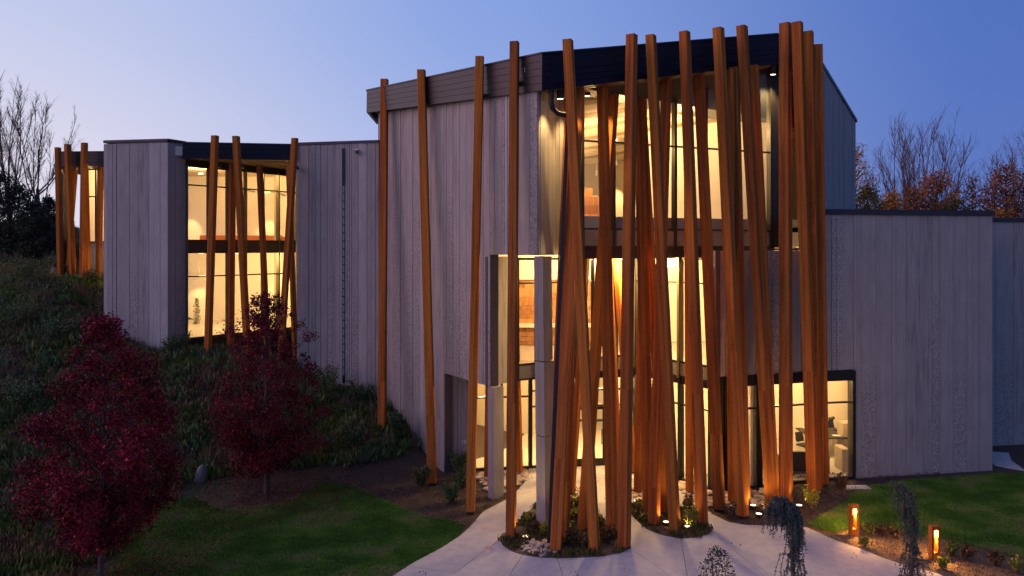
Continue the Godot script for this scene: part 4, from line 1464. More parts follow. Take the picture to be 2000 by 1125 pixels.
func stone_bed(poly: PackedVector2Array, step: float, size: float, base: float) -> void:
	var root := Node3D.new()
	root.name = numbered("stone_bed")
	root.set_meta("kind", "structure")
	add_child(root)
	var lo := poly[0]
	var hi := poly[0]
	for p in poly:
		lo = lo.min(p)
		hi = hi.max(p)
	var y := lo.y
	var odd := 0
	while y < hi.y:
		var x := lo.x + (step * 0.5 if odd else 0.0)
		odd = 1 - odd
		while x < hi.x:
			var p := Vector2(x, y) + Vector2(rng.randf_range(-1, 1), rng.randf_range(-1, 1)) * step * 0.28
			if Geometry2D.is_point_in_polygon(p, poly):
				var o := put("stone", stone_meshes[rng.randi() % 5], root, w3(p, base + rng.randf_range(-0.01, 0.03)))
				var k := size * rng.randf_range(0.65, 1.35)
				o.scale = Vector3(k * rng.randf_range(0.85, 1.3), k * rng.randf_range(0.5, 0.85), k)
				o.rotation.y = rng.randf() * TAU
				o.material_override = M.stones[rng.randi() % 4]
			x += step
		y += step * 0.72


func make_stones() -> void:
	stone_bed(ground_polygon([[1016, 1074], [1022, 1064], [1045, 1060], [1070, 1062], [1074, 1078], [1086, 1083], [1060, 1090], [1035, 1085], [1020, 1080]]), 0.15, 0.095, 0.06)
	stone_bed(ground_polygon([[1107, 953], [1137, 955], [1140, 985], [1108, 992]]), 0.24, 0.15, 0.06)
	stone_bed(ground_polygon([[1232, 956], [1262, 958], [1266, 984], [1233, 988]]), 0.24, 0.15, 0.06)
	stone_bed(ground_polygon([[926, 928], [990, 923], [1031, 919.5], [1025, 938], [1006, 958], [985, 966], [955, 962], [938, 946]]), 0.27, 0.165, 0.03)
	stone_bed(ground_polygon([[1262, 914], [1300, 934], [1330, 944], [1360, 957], [1395, 962], [1480, 958], [1512, 955], [1505, 985], [1470, 988], [1440, 1000], [1408, 1000], [1375, 990], [1345, 968], [1310, 950], [1266, 930]]), 0.27, 0.165, 0.03)


# ---------------------------------------------------------------- plants
func unit() -> Vector3:
	while true:
		var p := Vector3(rng.randf_range(-1, 1), rng.randf_range(-1, 1), rng.randf_range(-1, 1))
		if p.length() < 1.0 and p.length() > 0.05:
			return p.normalized()
	return Vector3.UP


func add_leaf(s: Shape, p: Vector3, size: float, col: Color, spread := 0.35) -> void:
	var a := (unit() + Vector3(0, -0.2, 0)).normalized()
	var b := a.cross(unit()).normalized()
	var k := 1.0 + rng.randf_range(-spread, spread)
	s.leaf(p, a * size * k, b * size * k * 0.75, Color(col.r * k, col.g * (0.5 + 0.5 * k), col.b * k))


# a leafless tree: limbs rise from the trunk to a domed outline, with side shoots and twiglets along them
func bare_tree(foot: Vector3, tall: float, wide: float, label: String, limbs: int, low: float) -> void:
	var root := thing("bare_tree", label, "tree", foot, "bare trees behind the museum")
	var trunk := Shape.new()
	var twigs := Shape.new()
	var fork := tall * low
	trunk.tube(PackedVector3Array([Vector3(0, -0.4, 0), Vector3(0.05, fork * 0.6, 0), Vector3(0, fork * 1.3, 0.04)]), PackedFloat32Array([tall * 0.02, tall * 0.015, tall * 0.010]), 8)
	for k in limbs:
		var a := k * 2.4 + rng.randf_range(-0.4, 0.4)
		var out := sqrt((k + 0.5) / limbs)
		var reach := wide * 0.5 * out * rng.randf_range(0.85, 1.1)
		var top := lerpf(fork, tall, sqrt(maxf(0.0, 1.0 - 0.62 * out * out)) * rng.randf_range(0.9, 1.02))
		var start := Vector3(0, fork * rng.randf_range(0.55, 1.25), 0)
		var end := Vector3(cos(a) * reach, top, sin(a) * reach)
		var path := PackedVector3Array()
		var radii := PackedFloat32Array()
		var bend := unit() * 0.03 * tall
		for q in 9:
			var f := q / 8.0
			# leaves the trunk outwards, then bends up
			var flat := pow(f, 0.72)
			path.append(Vector3(lerpf(start.x, end.x, flat), lerpf(start.y, end.y, pow(f, 1.15)), lerpf(start.z, end.z, flat)) + bend * sin(PI * f) + unit() * 0.006 * tall)
			radii.append(lerpf(tall * 0.0058, 0.010, pow(f, 0.7)))
		twigs.tube(path, radii, 5)
		for q in 22:
			var f := lerpf(0.22, 0.99, rng.randf())
			var g := f * 7.999
			var c := int(g)
			var p := path[c].lerp(path[c + 1], g - c)
			var dir := (path[c + 1] - path[c]).normalized()
			var side := unit()
			side = (side - dir * side.dot(dir)).normalized()
			var d := (dir + side * rng.randf_range(0.35, 0.75) + Vector3(0, 0.25, 0)).normalized()
			var len := tall * rng.randf_range(0.06, 0.19) * (1.15 - 0.6 * f)
			var p1 := p + d * len * 0.5 + unit() * 0.02 * len
			var p2 := p1 + (d + Vector3(0, 0.22, 0)).normalized() * len * 0.5
			twigs.tube(PackedVector3Array([p, p1, p2]), PackedFloat32Array([0.016, 0.010, 0.005]), 3)
			for z in 7:
				var h := rng.randf()
				var b := p.lerp(p1, h * 2.0) if h < 0.5 else p1.lerp(p2, h * 2.0 - 1.0)
				var s2 := (d + unit() * 0.6 + Vector3(0, 0.2, 0)).normalized()
				twigs.tube(PackedVector3Array([b, b + s2 * len * rng.randf_range(0.18, 0.5)]), PackedFloat32Array([0.007, 0.004]), 3)
	obj("trunk", trunk, M.twig, root)
	obj("crown", twigs, M.twig, root)


# a leafy crown: boughs end in clumps of uneven size, with gaps between them
func leafy_tree(called: String, foot: Vector3, tall: float, wide: float, bare: float, leaves: int, size: float, cols_: Array, label: String, group: String, gaps := 0.0, taper := 0.5) -> void:
	var root := thing(called, label, "tree", foot, group)
	var wood_ := Shape.new()
	var crown := Shape.new()
	var lean := Vector3(rng.randf_range(-0.03, 0.03), 0, rng.randf_range(-0.03, 0.03)) * tall
	wood_.tube(PackedVector3Array([Vector3(0, -0.3, 0), Vector3(0.03, bare, 0.02), lean * 0.6 + Vector3(-0.02, tall * 0.6, 0), lean + Vector3(0, tall * 0.93, 0)]), PackedFloat32Array([tall * 0.014, tall * 0.010, tall * 0.006, 0.012]), 8)
	var count := int(84 + wide * 9)
	var clumps := []
	var total := 0.0
	for k in count:
		var f := (k + rng.randf()) / count
		var r := crown_radius(f, taper) * wide * 0.5 * rng.randf_range(0.72, 1.16)
		var a := k * 2.4 + rng.randf_range(-0.5, 0.5)
		var y := lerpf(bare, tall * 0.96, f)
		var reach := r * (rng.randf_range(0.35, 1.0) if rng.randf() < 0.45 else rng.randf_range(0.8, 1.0))
		var mid := lean * f + Vector3(cos(a) * reach, y, sin(a) * reach)
		var base := lean * f + Vector3(0, maxf(bare * 0.8, y - 0.25 * wide * (1.0 - f) - reach * 0.5), 0)
		wood_.tube(PackedVector3Array([base, base.lerp(mid, 0.5) + Vector3(0, -0.08 * reach, 0), mid]), PackedFloat32Array([tall * 0.0042, tall * 0.003, 0.005]), 4)
		var cr := maxf(wide, tall * 0.42) * rng.randf_range(0.07, 0.17) * (1.0 - 0.45 * f)
		clumps.append([mid, cr, rng.randf_range(0.62, 1.35), base])
		total += cr * cr
	for cl in clumps:
		var n := int(leaves * cl[1] * cl[1] / total)
		for k in n:
			var o := unit() * pow(rng.randf(), 0.45) * float(cl[1]) * (1.0 if rng.randf() < 0.82 else 1.7)
			o.y *= 0.75
			var p: Vector3 = cl[0] + o
			if rng.randf() < 0.16:
				p = cl[3].lerp(cl[0], rng.randf_range(0.3, 1.0)) + unit() * wide * 0.05 * rng.randf()
			var col: Color = cols_[rng.randi() % cols_.size()]
			var kk: float = cl[2] * rng.randf_range(0.75, 1.25)
			if rng.randf() > gaps:
				add_leaf(crown, p, size * rng.randf_range(0.6, 1.35), Color(col.r * kk, col.g * kk, col.b * kk))
	obj("trunk", wood_, M.bark, root)
	obj("crown", crown, M.leaf, root)


func crown_radius(f: float, taper: float) -> float:
	# egg shape: widest a little under the middle
	return pow(clampf(sin(PI * pow(clampf(f * 0.94 + 0.03, 0, 1), taper + 0.15)), 0, 1), 0.75)


func shrub(called: String, foot: Vector3, tall: float, wide: float, leaves: int, size: float, cols_: Array, label: String, category: String, group := "", upright := false) -> void:
	var root := thing(called, label, category, foot, group)
	var stems := Shape.new()
	var crown := Shape.new()
	var count := 7 if not upright else 3
	var ends := []
	for k in count:
		var a := TAU * k / count + rng.randf()
		var out := wide * 0.42 * rng.randf_range(0.4, 1.0)
		var tip := Vector3(cos(a) * out, tall * rng.randf_range(0.6, 0.97), sin(a) * out)
		stems.tube(PackedVector3Array([Vector3(0, -0.1, 0), tip * 0.5 + Vector3(0, tall * 0.08, 0), tip]), PackedFloat32Array([0.02, 0.013, 0.005]), 4)
		ends.append(tip)
	for k in leaves:
		var p: Vector3
		if upright:
			var y := rng.randf()
			var r := wide * 0.5 * (0.25 + 0.75 * sin(PI * minf(1.0, y * 0.85 + 0.12))) * sqrt(rng.randf())
			var a := rng.randf() * TAU
			p = Vector3(cos(a) * r, lerpf(tall * 0.08, tall, y), sin(a) * r)
		else:
			var tip: Vector3 = ends[rng.randi() % ends.size()]
			p = tip * rng.randf_range(0.35, 1.05) + unit() * wide * 0.16 * rng.randf()
		add_leaf(crown, p, size, cols_[rng.randi() % cols_.size()])
	obj("stem", stems, M.twig, root)
	obj("foliage", crown, M.leaf, root)


# a spruce whose leader bends over and whose branches hang
func weeping_spruce(foot: Vector3, leader: Array, label: String, sprays: int, cols_: Array) -> void:
	var root := thing("weeping_spruce", label, "conifer", foot, "")
	var wood_ := Shape.new()
	var green := Shape.new()
	var path := PackedVector3Array([Vector3.ZERO])
	var radii := PackedFloat32Array([0.07])
	for q in leader:
		path.append(Vector3(q[0], q[1], q[2]))
		radii.append(maxf(0.012, 0.07 - 0.055 * path.size() / (leader.size() + 1.0)))
	wood_.tube(path, radii, 7)
	for k in sprays:
		var f := pow(rng.randf(), 0.8) * (path.size() - 1.001)
		var b := int(f)
		var p := path[b].lerp(path[b + 1], f - b)
		if p.y < 0.25:
			continue
		var a := rng.randf() * TAU
		var outward := Vector3(cos(a), 0, sin(a))
		var reach := rng.randf_range(0.08, 0.30) * (1.35 if p.y < 1.6 else 0.8)
		var hang := rng.randf_range(0.2, 0.75) * (1.2 if p.y < 1.8 else 0.8)
		hang = minf(hang, p.y - 0.1)
		var tw := PackedVector3Array([p, p + outward * reach * 0.7 + Vector3(0, 0.05, 0), p + outward * reach + Vector3(0, -hang * 0.45, 0), p + outward * reach * 1.05 + Vector3(0, -hang, 0)])
		wood_.tube(tw, PackedFloat32Array([0.012, 0.009, 0.006, 0.003]), 3)
		var col: Color = cols_[rng.randi() % cols_.size()]
		for q in 60:
			var g := rng.randf() * 2.999
			var c := int(g)
			var at_ := tw[c].lerp(tw[c + 1], g - c)
			var dir := (tw[c + 1] - tw[c]).normalized()
			var o := (unit() + dir * 0.9).normalized()
			var sd := o.cross(unit()).normalized()
			var sz := rng.randf_range(0.035, 0.07)
			var kk := rng.randf_range(0.7, 1.3)
			green.leaf(at_, o * sz, sd * sz * 0.35, Color(col.r * kk, col.g * kk, col.b * kk))
	obj("trunk", wood_, M.twig, root)
	obj("foliage", green, M.needle, root)


func tuft_mesh(blades: int, tall: float, spread: float, width: float, sd: int) -> ArrayMesh:
	var r := RandomNumberGenerator.new()
	r.seed = sd
	var s := Shape.new()
	for k in blades:
		var a := r.randf() * TAU
		var base := Vector3(r.randf_range(-1, 1), 0, r.randf_range(-1, 1)) * spread * 0.5
		var lean := Vector3(cos(a), 0, sin(a)) * r.randf_range(0.15, 0.6)
		var h := tall * r.randf_range(0.6, 1.2)
		var top := (Vector3.UP + lean).normalized() * h
		var side := Vector3(-sin(a), 0, cos(a)) * width
		var k2 := r.randf_range(0.7, 1.3)
		s.leaf(base, top, side, Color(k2, k2, k2))
	return s.mesh(M.leaf)


func scatter(called: String, label: String, m: ArrayMesh, spots: Array, tints: Array, size_lo: float, size_hi: float, by: FastNoiseLite = null) -> void:
	var mm := MultiMesh.new()
	mm.transform_format = MultiMesh.TRANSFORM_3D
	mm.use_colors = true
	mm.mesh = m
	mm.instance_count = spots.size()
	for k in spots.size():
		var sc := rng.randf_range(size_lo, size_hi)
		var b := Basis(Vector3.UP, rng.randf() * TAU).scaled(Vector3(sc, sc * rng.randf_range(0.75, 1.25), sc))
		mm.set_instance_transform(k, Transform3D(b, spots[k]))
		var pick := rng.randi() % tints.size()
		if by:
			pick = clampi(int((by.get_noise_2d(spots[k].x, spots[k].z) * 0.9 + 0.42 + rng.randf_range(-0.22, 0.22)) * tints.size()), 0, tints.size() - 1)
		mm.set_instance_color(k, tints[pick])
	var o := MultiMeshInstance3D.new()
	o.name = numbered(called)
	o.multimesh = mm
	add_child(o)
	tag(o, label, "", "", "stuff")


func make_grass() -> void:
	var patch := noise(501, 0.45, 3)
	var spots := []
	var k := 0
	while spots.size() < 60000 and k < 400000:
		k += 1
		var p := Vector2(rng.randf_range(-15, 30), rng.randf_range(17.5, 31))
		if absf(p.x) > p.y * 0.70:
			continue
		if Geometry2D.is_point_in_polygon(p, lawns[0]) or Geometry2D.is_point_in_polygon(p, lawns[1]):
			if Geometry2D.is_point_in_polygon(p, plaza) or patch.get_noise_2d(p.x, p.y) > rng.randf_range(0.3, 1.3):
				continue
			spots.append(w3(p, height(p)))
	scatter("lawn_grass", "short green lawn with paler worn patches on both sides of the plaza", tuft_mesh(10, 0.055, 0.13, 0.012, 1), spots, [Color(0.069, 0.184, 0.021), Color(0.092, 0.230, 0.025), Color(0.115, 0.270, 0.032), Color(0.149, 0.287, 0.046), Color(0.218, 0.265, 0.081)], 0.7, 1.3, patch)
	var slope := []
	var thick := noise(503, 0.3, 3)
	k = 0
	while slope.size() < 26000 and k < 300000:
		k += 1
		var p := Vector2(rng.randf_range(-40, -2.5), rng.randf_range(18.5, 60))
		if p.x < -p.y * 0.72 or Geometry2D.is_point_in_polygon(p, lawns[0]) or Geometry2D.is_point_in_polygon(p, plaza):
			continue
		var h := height(p)
		if inside_building(p) or (h < 0.45 and p.x > -11.0) or thick.get_noise_2d(p.x, p.y) < rng.randf_range(-0.5, 0.05) - 0.1:
			continue
		slope.append(w3(p, h))
	scatter("ground_cover", "dark unmown grass and low plants covering the slope on the left", tuft_mesh(16, 0.20, 0.40, 0.045, 2), slope, [Color(0.075, 0.125, 0.025), Color(0.106, 0.150, 0.033), Color(0.138, 0.150, 0.037), Color(0.188, 0.138, 0.062), Color(0.150, 0.081, 0.056)], 0.5, 1.5, thick)
	var reeds := []
	var leafy_spots := []
	for q in 9000:
		var p := Vector2(rng.randf_range(-34, -2.5), rng.randf_range(19, 46))
		if p.x < -p.y * 0.72 or on_lawn(p) or inside_building(p) or height(p) < 0.4:
			continue
		if thick.get_noise_2d(p.x * 2.0 + 90.0, p.y * 2.0) > -0.02:
			leafy_spots.append(w3(p, height(p)))
		elif thick.get_noise_2d(p.x * 1.5 - 60.0, p.y * 1.5) > 0.2:
			reeds.append(w3(p, height(p)))
	scatter("dry_grass", "pale dry stems standing in patches on the left slope", tuft_mesh(18, 0.62, 0.3, 0.014, 6), reeds, [Color(0.16, 0.13, 0.075), Color(0.12, 0.10, 0.06), Color(0.19, 0.15, 0.09)], 0.6, 1.3)
	scatter("leafy_cover", "broad-leaved low plants in patches on the left slope", tuft_mesh(22, 0.26, 0.5, 0.11, 7), leafy_spots, [Color(0.091, 0.164, 0.055), Color(0.137, 0.182, 0.064), Color(0.109, 0.137, 0.073)], 0.5, 1.5)
	var fallen := []
	for q in 5200:
		var centre: Vector2 = gp(197, 1132) if q % 2 else gp(520, 966)
		var p := centre + Vector2(rng.randfn(0.0, 2.0), rng.randfn(0.0, 1.6))
		if not inside_building(p):
			fallen.append(w3(p, height(p) + (0.05 if on_lawn(p) else 0.02)))
	for q in 160:
		var p := Vector2(rng.randf_range(-9, 17), rng.randf_range(17.5, 28))
		fallen.append(w3(p, height(p) + 0.045))
	scatter("fallen_leaves", "fallen red and tan leaves lying under the trees and on the lawn", tuft_mesh(3, 0.05, 0.3, 0.045, 8), fallen, [Color(0.16, 0.02, 0.03), Color(0.10, 0.015, 0.02), Color(0.20, 0.13, 0.07), Color(0.15, 0.08, 0.04)], 0.6, 1.2)
	var far := []
	for q in 9000:
		var p := Vector2(rng.randf_range(-75, -26), rng.randf_range(44, 95))
		if p.x > -p.y * 0.72 and not inside_building(p):
			far.append(w3(p, height(p)))
	scatter("meadow_grass", "unmown grass on the far rise at the left edge", tuft_mesh(12, 0.5, 0.8, 0.07, 3), far, [Color(0.10, 0.10, 0.04), Color(0.07, 0.085, 0.035), Color(0.12, 0.09, 0.055)], 0.7, 1.4)
	# loose litter and sprouts on the planting beds
	var bits := []
	for q in 12000:
		var p := Vector2(rng.randf_range(-7, 16), rng.randf_range(17.2, 28.6))
		if Geometry2D.is_point_in_polygon(p, beds[0]) or Geometry2D.is_point_in_polygon(p, beds[1]) or (not Geometry2D.is_point_in_polygon(p, plaza) and not Geometry2D.is_point_in_polygon(p, lawns[0]) and not Geometry2D.is_point_in_polygon(p, lawns[1])):
			bits.append(w3(p, height(p) + 0.04))
	scatter("bark_mulch", "coarse bark mulch on the planting beds", tuft_mesh(7, 0.045, 0.16, 0.018, 4), bits, [Color(0.11, 0.07, 0.045), Color(0.07, 0.045, 0.03), Color(0.15, 0.10, 0.07)], 0.7, 1.5)
	var low := []
	for q in 14000:
		var p := Vector2(rng.randf_range(-1, 16), rng.randf_range(17.2, 26.5))
		if Geometry2D.is_point_in_polygon(p, beds[0]) or Geometry2D.is_point_in_polygon(p, beds[1]):
			if patch.get_noise_2d(p.x * 2.0, p.y * 2.0) > -0.05:
				low.append(w3(p, 0.05))
	scatter("bed_cover", "low yellow-green plants spreading in the planting beds", tuft_mesh(16, 0.10, 0.16, 0.03, 5), low, [Color(0.11, 0.12, 0.02), Color(0.16, 0.14, 0.03), Color(0.09, 0.07, 0.03), Color(0.13, 0.09, 0.04)], 0.5, 1.4)


func inside_building(p: Vector2) -> bool:
	return Geometry2D.is_point_in_polygon(p, PackedVector2Array([Vector2(-18.3, 34.1), Vector2(-15.1, 33.55), Vector2(-14.5, 34.5), Vector2(-9.8, 34.8), Vector2(-5.9, 34.0), Vector2(-2.5, 28.7), Vector2(14, 27), Vector2(14, 60), Vector2(-24.4, 60), Vector2(-24.6, 43.4), Vector2(-19, 43.3)]))


func make_plants() -> void:
	var maroon := [Color(0.188, 0.011, 0.026), Color(0.124, 0.009, 0.018), Color(0.248, 0.021, 0.034), Color(0.080, 0.010, 0.014)]
	var foot := on_hill(197, 1132)
	leafy_tree("maroon_tree", foot, 6.9, 3.5, 1.0, 44000, 0.066, maroon, "left maroon-leaved tree, the larger one in front of the dark slope", "maroon trees on the lawn's edge", 0.05, 0.55)
	foot = on_hill(520, 966)
	leafy_tree("maroon_tree", foot, 7.0, 3.7, 1.0, 38000, 0.064, [maroon[1], maroon[0], maroon[3], Color(0.10, 0.02, 0.02)], "right maroon-leaved tree, its tip dark against the lit left wing windows", "maroon trees on the lawn's edge", 0.05, 0.6)
	# slope shrubs
	var dark := [Color(0.078, 0.129, 0.050), Color(0.108, 0.156, 0.058), Color(0.058, 0.102, 0.039)]
	var olive := [Color(0.098, 0.111, 0.036), Color(0.130, 0.117, 0.042), Color(0.078, 0.091, 0.033)]
	for q in [[640, 778, 1.5, 1.7, "round dark shrub against the plain concrete wall, left of the rain channel"], [706, 790, 1.0, 1.4, "low dark shrub at the wall's foot, right of the rain channel"], [690, 880, 1.1, 1.3, "dark shrub on the slope below the rain channel"], [775, 862, 1.2, 1.0, "shrub just right of the leftmost tall timber"], [300, 668, 1.1, 1.8, "dark shrub under the pale concrete block's right half"], [345, 692, 0.9, 1.5, "dark shrub at the corner below the first left wing window"],
		[820, 960, 0.9, 0.9, "bushy shrub on the mulch left of the second wall timber"], [895, 925, 0.8, 1.0, "dark shrub at the low wall opening"], [880, 985, 0.7, 0.7, "small shrub left of the timber before the wall opening"], [905, 955, 0.6, 0.8, "small shrub on the mulch below the wall opening"], [590, 800, 1.1, 1.6, "shrub right of the right maroon tree's crown"], [450, 790, 1.0, 1.6, "dark shrub between the two maroon trees"], [60, 560, 1.6, 2.2, "large dark shrub on the slope at the left edge"], [30, 640, 1.4, 2.4, "wide dark shrub lower on the slope at the left edge"], [150, 545, 0.9, 1.6, "brownish shrub before the far wing's timbers"], [185, 560, 0.9, 1.4, "olive shrub at the concrete block's left foot"], [120, 660, 1.0, 2.0, "spreading shrub on the slope below the far wing"], [40, 800, 1.2, 2.2, "dark shrub left of the left maroon tree"]]:
		shrub("slope_shrub", on_hill(q[0], q[1]), q[2], q[3], 1500, 0.075, olive if q[4].contains("olive") or q[4].contains("bushy") or q[4].contains("brownish") else dark, q[4], "shrub", "shrubs on the slope")
	for q in [[384, 668, 2.35, 0.42, "slender columnar shrub black against the first lit window of the left wing", 700], [272, 640, 1.9, 0.45, "slender columnar shrub before the pale concrete block", 600], [197, 640, 1.9, 0.4, "slender columnar shrub at the concrete block's left edge", 500], [437, 662, 1.1, 0.5, "thin sparse sapling against the second lit window", 70]]:
		shrub("columnar_shrub", on_hill(q[0], q[1]), q[2], q[3], q[5], 0.07, olive, q[4], "shrub", "columnar shrubs before the left wing", true)
	# beds by the entrance
	var lime := [Color(0.16, 0.20, 0.025), Color(0.22, 0.22, 0.04), Color(0.12, 0.15, 0.025)]
	var rust := [Color(0.10, 0.055, 0.025), Color(0.08, 0.05, 0.03), Color(0.06, 0.05, 0.02)]
	for q in [[1029, 1024, 0.28, 0.4, 0, "small green perennial left of the rain pipe in the first bed"], [1040, 1042, 0.35, 0.5, 1, "rust-coloured perennial left of the rain pipe"], [1062, 1048, 0.4, 0.45, 0, "leafy perennial just behind the pebble patch"], [1122, 1015, 0.35, 0.5, 0, "bright yellow-green perennial in the middle of the first bed"], [1124, 990, 0.3, 0.45, 0, "yellow-green perennial by the stones at the first bed's head"], [1122, 1048, 0.35, 0.5, 0, "yellow-green perennial behind the rust clump"], [1118, 1072, 0.5, 0.6, 1, "large rust clump at the front of the first bed"], [1142, 1075, 0.4, 0.5, 1, "rust clump left of the leaning front timber"], [1185, 1062, 0.45, 0.7, 1, "dark rust clump right of the leaning front timber"], [1173, 1030, 0.3, 0.4, 0, "small green perennial at the first bed's right side"], [1249, 992, 0.25, 0.35, 0, "green perennial beside the light at the second bed's head"], [1250, 1008, 0.3, 0.4, 1, "low rust perennial at the second bed's left"], [1262, 1022, 0.25, 0.4, 0, "low green perennial at the second bed's left edge"], [1352, 1036, 0.75, 0.62, 0, "bushy plant between two front timbers of the second bed"], [1345, 1015, 0.8, 0.4, 1, "taller thin plant behind the bushy one in the second bed"], [1585, 996, 0.75, 0.62, 0, "small yellow bush at the foot of the timber by the office window"], [1640, 965, 0.7, 0.6, 1, "dim shrub under the office window's right end"], [1425, 1010, 0.4, 0.6, 1, "dark low plant on the mulch left of the broad timber"], [1505, 1012, 0.4, 0.5, 1, "dark low plant right of the near ground light"], [1695, 1042, 0.25, 0.45, 0, "grassy green tuft just right of the first path light"], [1723, 1048, 0.3, 0.45, 1, "dull tuft behind the first path light's shadow"], [1750, 1052, 0.3, 0.5, 1, "dull tuft left of the right conifer"], [1858, 1085, 0.35, 0.5, 0, "bright green tuft right of the second path light"], [1890, 1095, 0.35, 0.5, 1, "tuft at the right of the dry border"], [1945, 1105, 0.3, 0.5, 1, "tuft near the right edge of the dry border"], [1688, 1068, 0.25, 0.3, 0, "tiny tuft at the walk's edge below the first path light"], [1842, 1112, 0.3, 0.4, 0, "tuft below the second path light"], [1985, 1120, 0.35, 0.5, 0, "tuft in the bottom right corner"]]:
		shrub("perennial", w3(gp(q[0], q[1]), 0.03), q[2], q[3], 260 if q[2] < 0.6 else 420, 0.075, lime if q[4] == 0 else rust, q[5], "plant", "plants in the entrance beds")
	# front edge
	var blue := [Color(0.060, 0.108, 0.090), Color(0.078, 0.132, 0.102), Color(0.048, 0.086, 0.074)]
	weeping_spruce(w3(Vector2(6.2, 17.0), 0.0), [[0.05, 0.8, 0], [0.0, 1.6, 0.0], [0.08, 2.25, 0.05], [-0.05, 2.68, 0.0], [-0.28, 2.82, 0.0], [-0.46, 2.62, 0.05]], "drooping blue-green conifer before the right bed, its tip bent to the left", 230, blue)
	weeping_spruce(w3(Vector2(8.85, 17.0), 0.0), [[-0.05, 0.8, 0], [0.02, 1.5, 0.0], [0.0, 2.3, 0.0], [-0.1, 2.9, 0.05], [-0.3, 3.15, 0.0]], "drooping conifer at the right beside the second path light, thin at its top", 140, [Color(0.072, 0.120, 0.072), Color(0.096, 0.144, 0.080)])
	shrub("evergreen_shrub", w3(Vector2(4.55, 17.0), 0.0), 1.75, 0.95, 1500, 0.05, [Color(0.045, 0.08, 0.05), Color(0.06, 0.095, 0.055)], "dark pointed evergreen shrub at the bottom edge of the picture", "shrub", "", true)
	shrub("evergreen_shrub", w3(Vector2(5.15, 16.8), 0.0), 1.05, 0.7, 400, 0.05, [Color(0.045, 0.08, 0.05)], "small dark sprig at the bottom edge right of the pointed shrub", "shrub", "", true)
	# trees behind
	bare_tree(at(18, 484, 50) * Vector3(1, 0, 1) + Vector3(0, 8.4, 0), 11.4, 5.6, "bare tree at the left edge, cut by the picture's border", 13, 0.2)
	bare_tree(at(74, 484, 52) * Vector3(1, 0, 1) + Vector3(0, 8.6, 0), 10.4, 6.2, "bare wide-branched tree left of the far wing", 9, 0.28)
	var pine := [Color(0.03, 0.045, 0.026), Color(0.042, 0.056, 0.03), Color(0.024, 0.036, 0.026)]
	for q in [[-4, 5.3, 5.4, 48.0, "dark evergreen at the picture's left border"], [34, 4.6, 4.2, 49.0, "dark evergreen under the first bare tree"], [66, 3.8, 3.6, 47.0, "low dark evergreen left of the far wing"], [96, 4.0, 2.6, 50.0, "dark evergreen touching the far wing's end frame"]]:
		var p := at(q[0], 484, q[3])
		leafy_tree("evergreen_tree", Vector3(p.x, height(Vector2(p.x, q[3])) - 0.2, p.z), q[1], q[2], 0.3, 9500, 0.12, pine, q[4], "dark evergreens on the rise", 0.0, 0.5)
	var amber := [Color(0.428, 0.196, 0.035), Color(0.312, 0.196, 0.035), Color(0.508, 0.215, 0.040)]
	var umber := [Color(0.272, 0.118, 0.052), Color(0.215, 0.121, 0.052), Color(0.331, 0.127, 0.059)]
	var green := [Color(0.09, 0.085, 0.018), Color(0.12, 0.10, 0.02), Color(0.075, 0.07, 0.016)]
	var red := [Color(0.468, 0.088, 0.059), Color(0.371, 0.097, 0.059), Color(0.293, 0.127, 0.059)]
	for q in [[1676, 262, 3.6, 52, amber, 2600, 0.12, "tall amber tree just right of the tall block"], [1700, 352, 4.2, 50, green, 4200, 0.0, "low olive tree behind the low roof, right of the tall block"], [1752, 362, 3.2, 49, amber, 3400, 0.0, "low amber tree under the big bare tree's left side"], [1782, 350, 3.4, 53, umber, 3200, 0.05, "brown tree at the big bare tree's foot"], [1832, 322, 4.6, 51, umber, 4600, 0.04, "rounded brown tree right of the big bare tree"], [1868, 372, 3.4, 49, green, 3000, 0.0, "low olive tree right of the rounded brown tree"],
		[1893, 330, 3.4, 54, umber, 1300, 0.2, "thin-leaved tree with sky showing through"], [1932, 326, 3.2, 54, red, 1600, 0.16, "reddish tree near the right edge"], [1968, 306, 4.6, 52, umber, 3400, 0.08, "tall brown-olive tree at the right edge"], [2012, 310, 4.2, 52, green, 3000, 0.05, "olive tree cut by the right border"], [1965, 398, 3.0, 47, amber, 2600, 0.0, "low yellow bush over the lower roof at the right"], [1915, 402, 2.6, 47, amber, 1600, 0.0, "small amber bush just behind the low roof's corner"]]:
		var d: float = q[3]
		var top := at(q[0], q[1], d)
		leafy_tree("autumn_tree", Vector3(top.x, 0, top.z), top.y, q[2] * 1.45, 2.5, q[5] * 5, 0.12, q[4], q[7], "autumn trees behind the low wing", q[6], 0.45)
	var bt := at(1790, 232, 55)
	bare_tree(Vector3(bt.x, 0.3, bt.z), bt.y * 1.0, 8.6, "big many-stemmed bare tree over the low right wing", 34, 0.3)
	bt = at(1990, 262, 58)
	bare_tree(Vector3(bt.x, 0.3, bt.z), bt.y * 0.99, 5.6, "bare tree behind the right edge's brown tree", 16, 0.4)


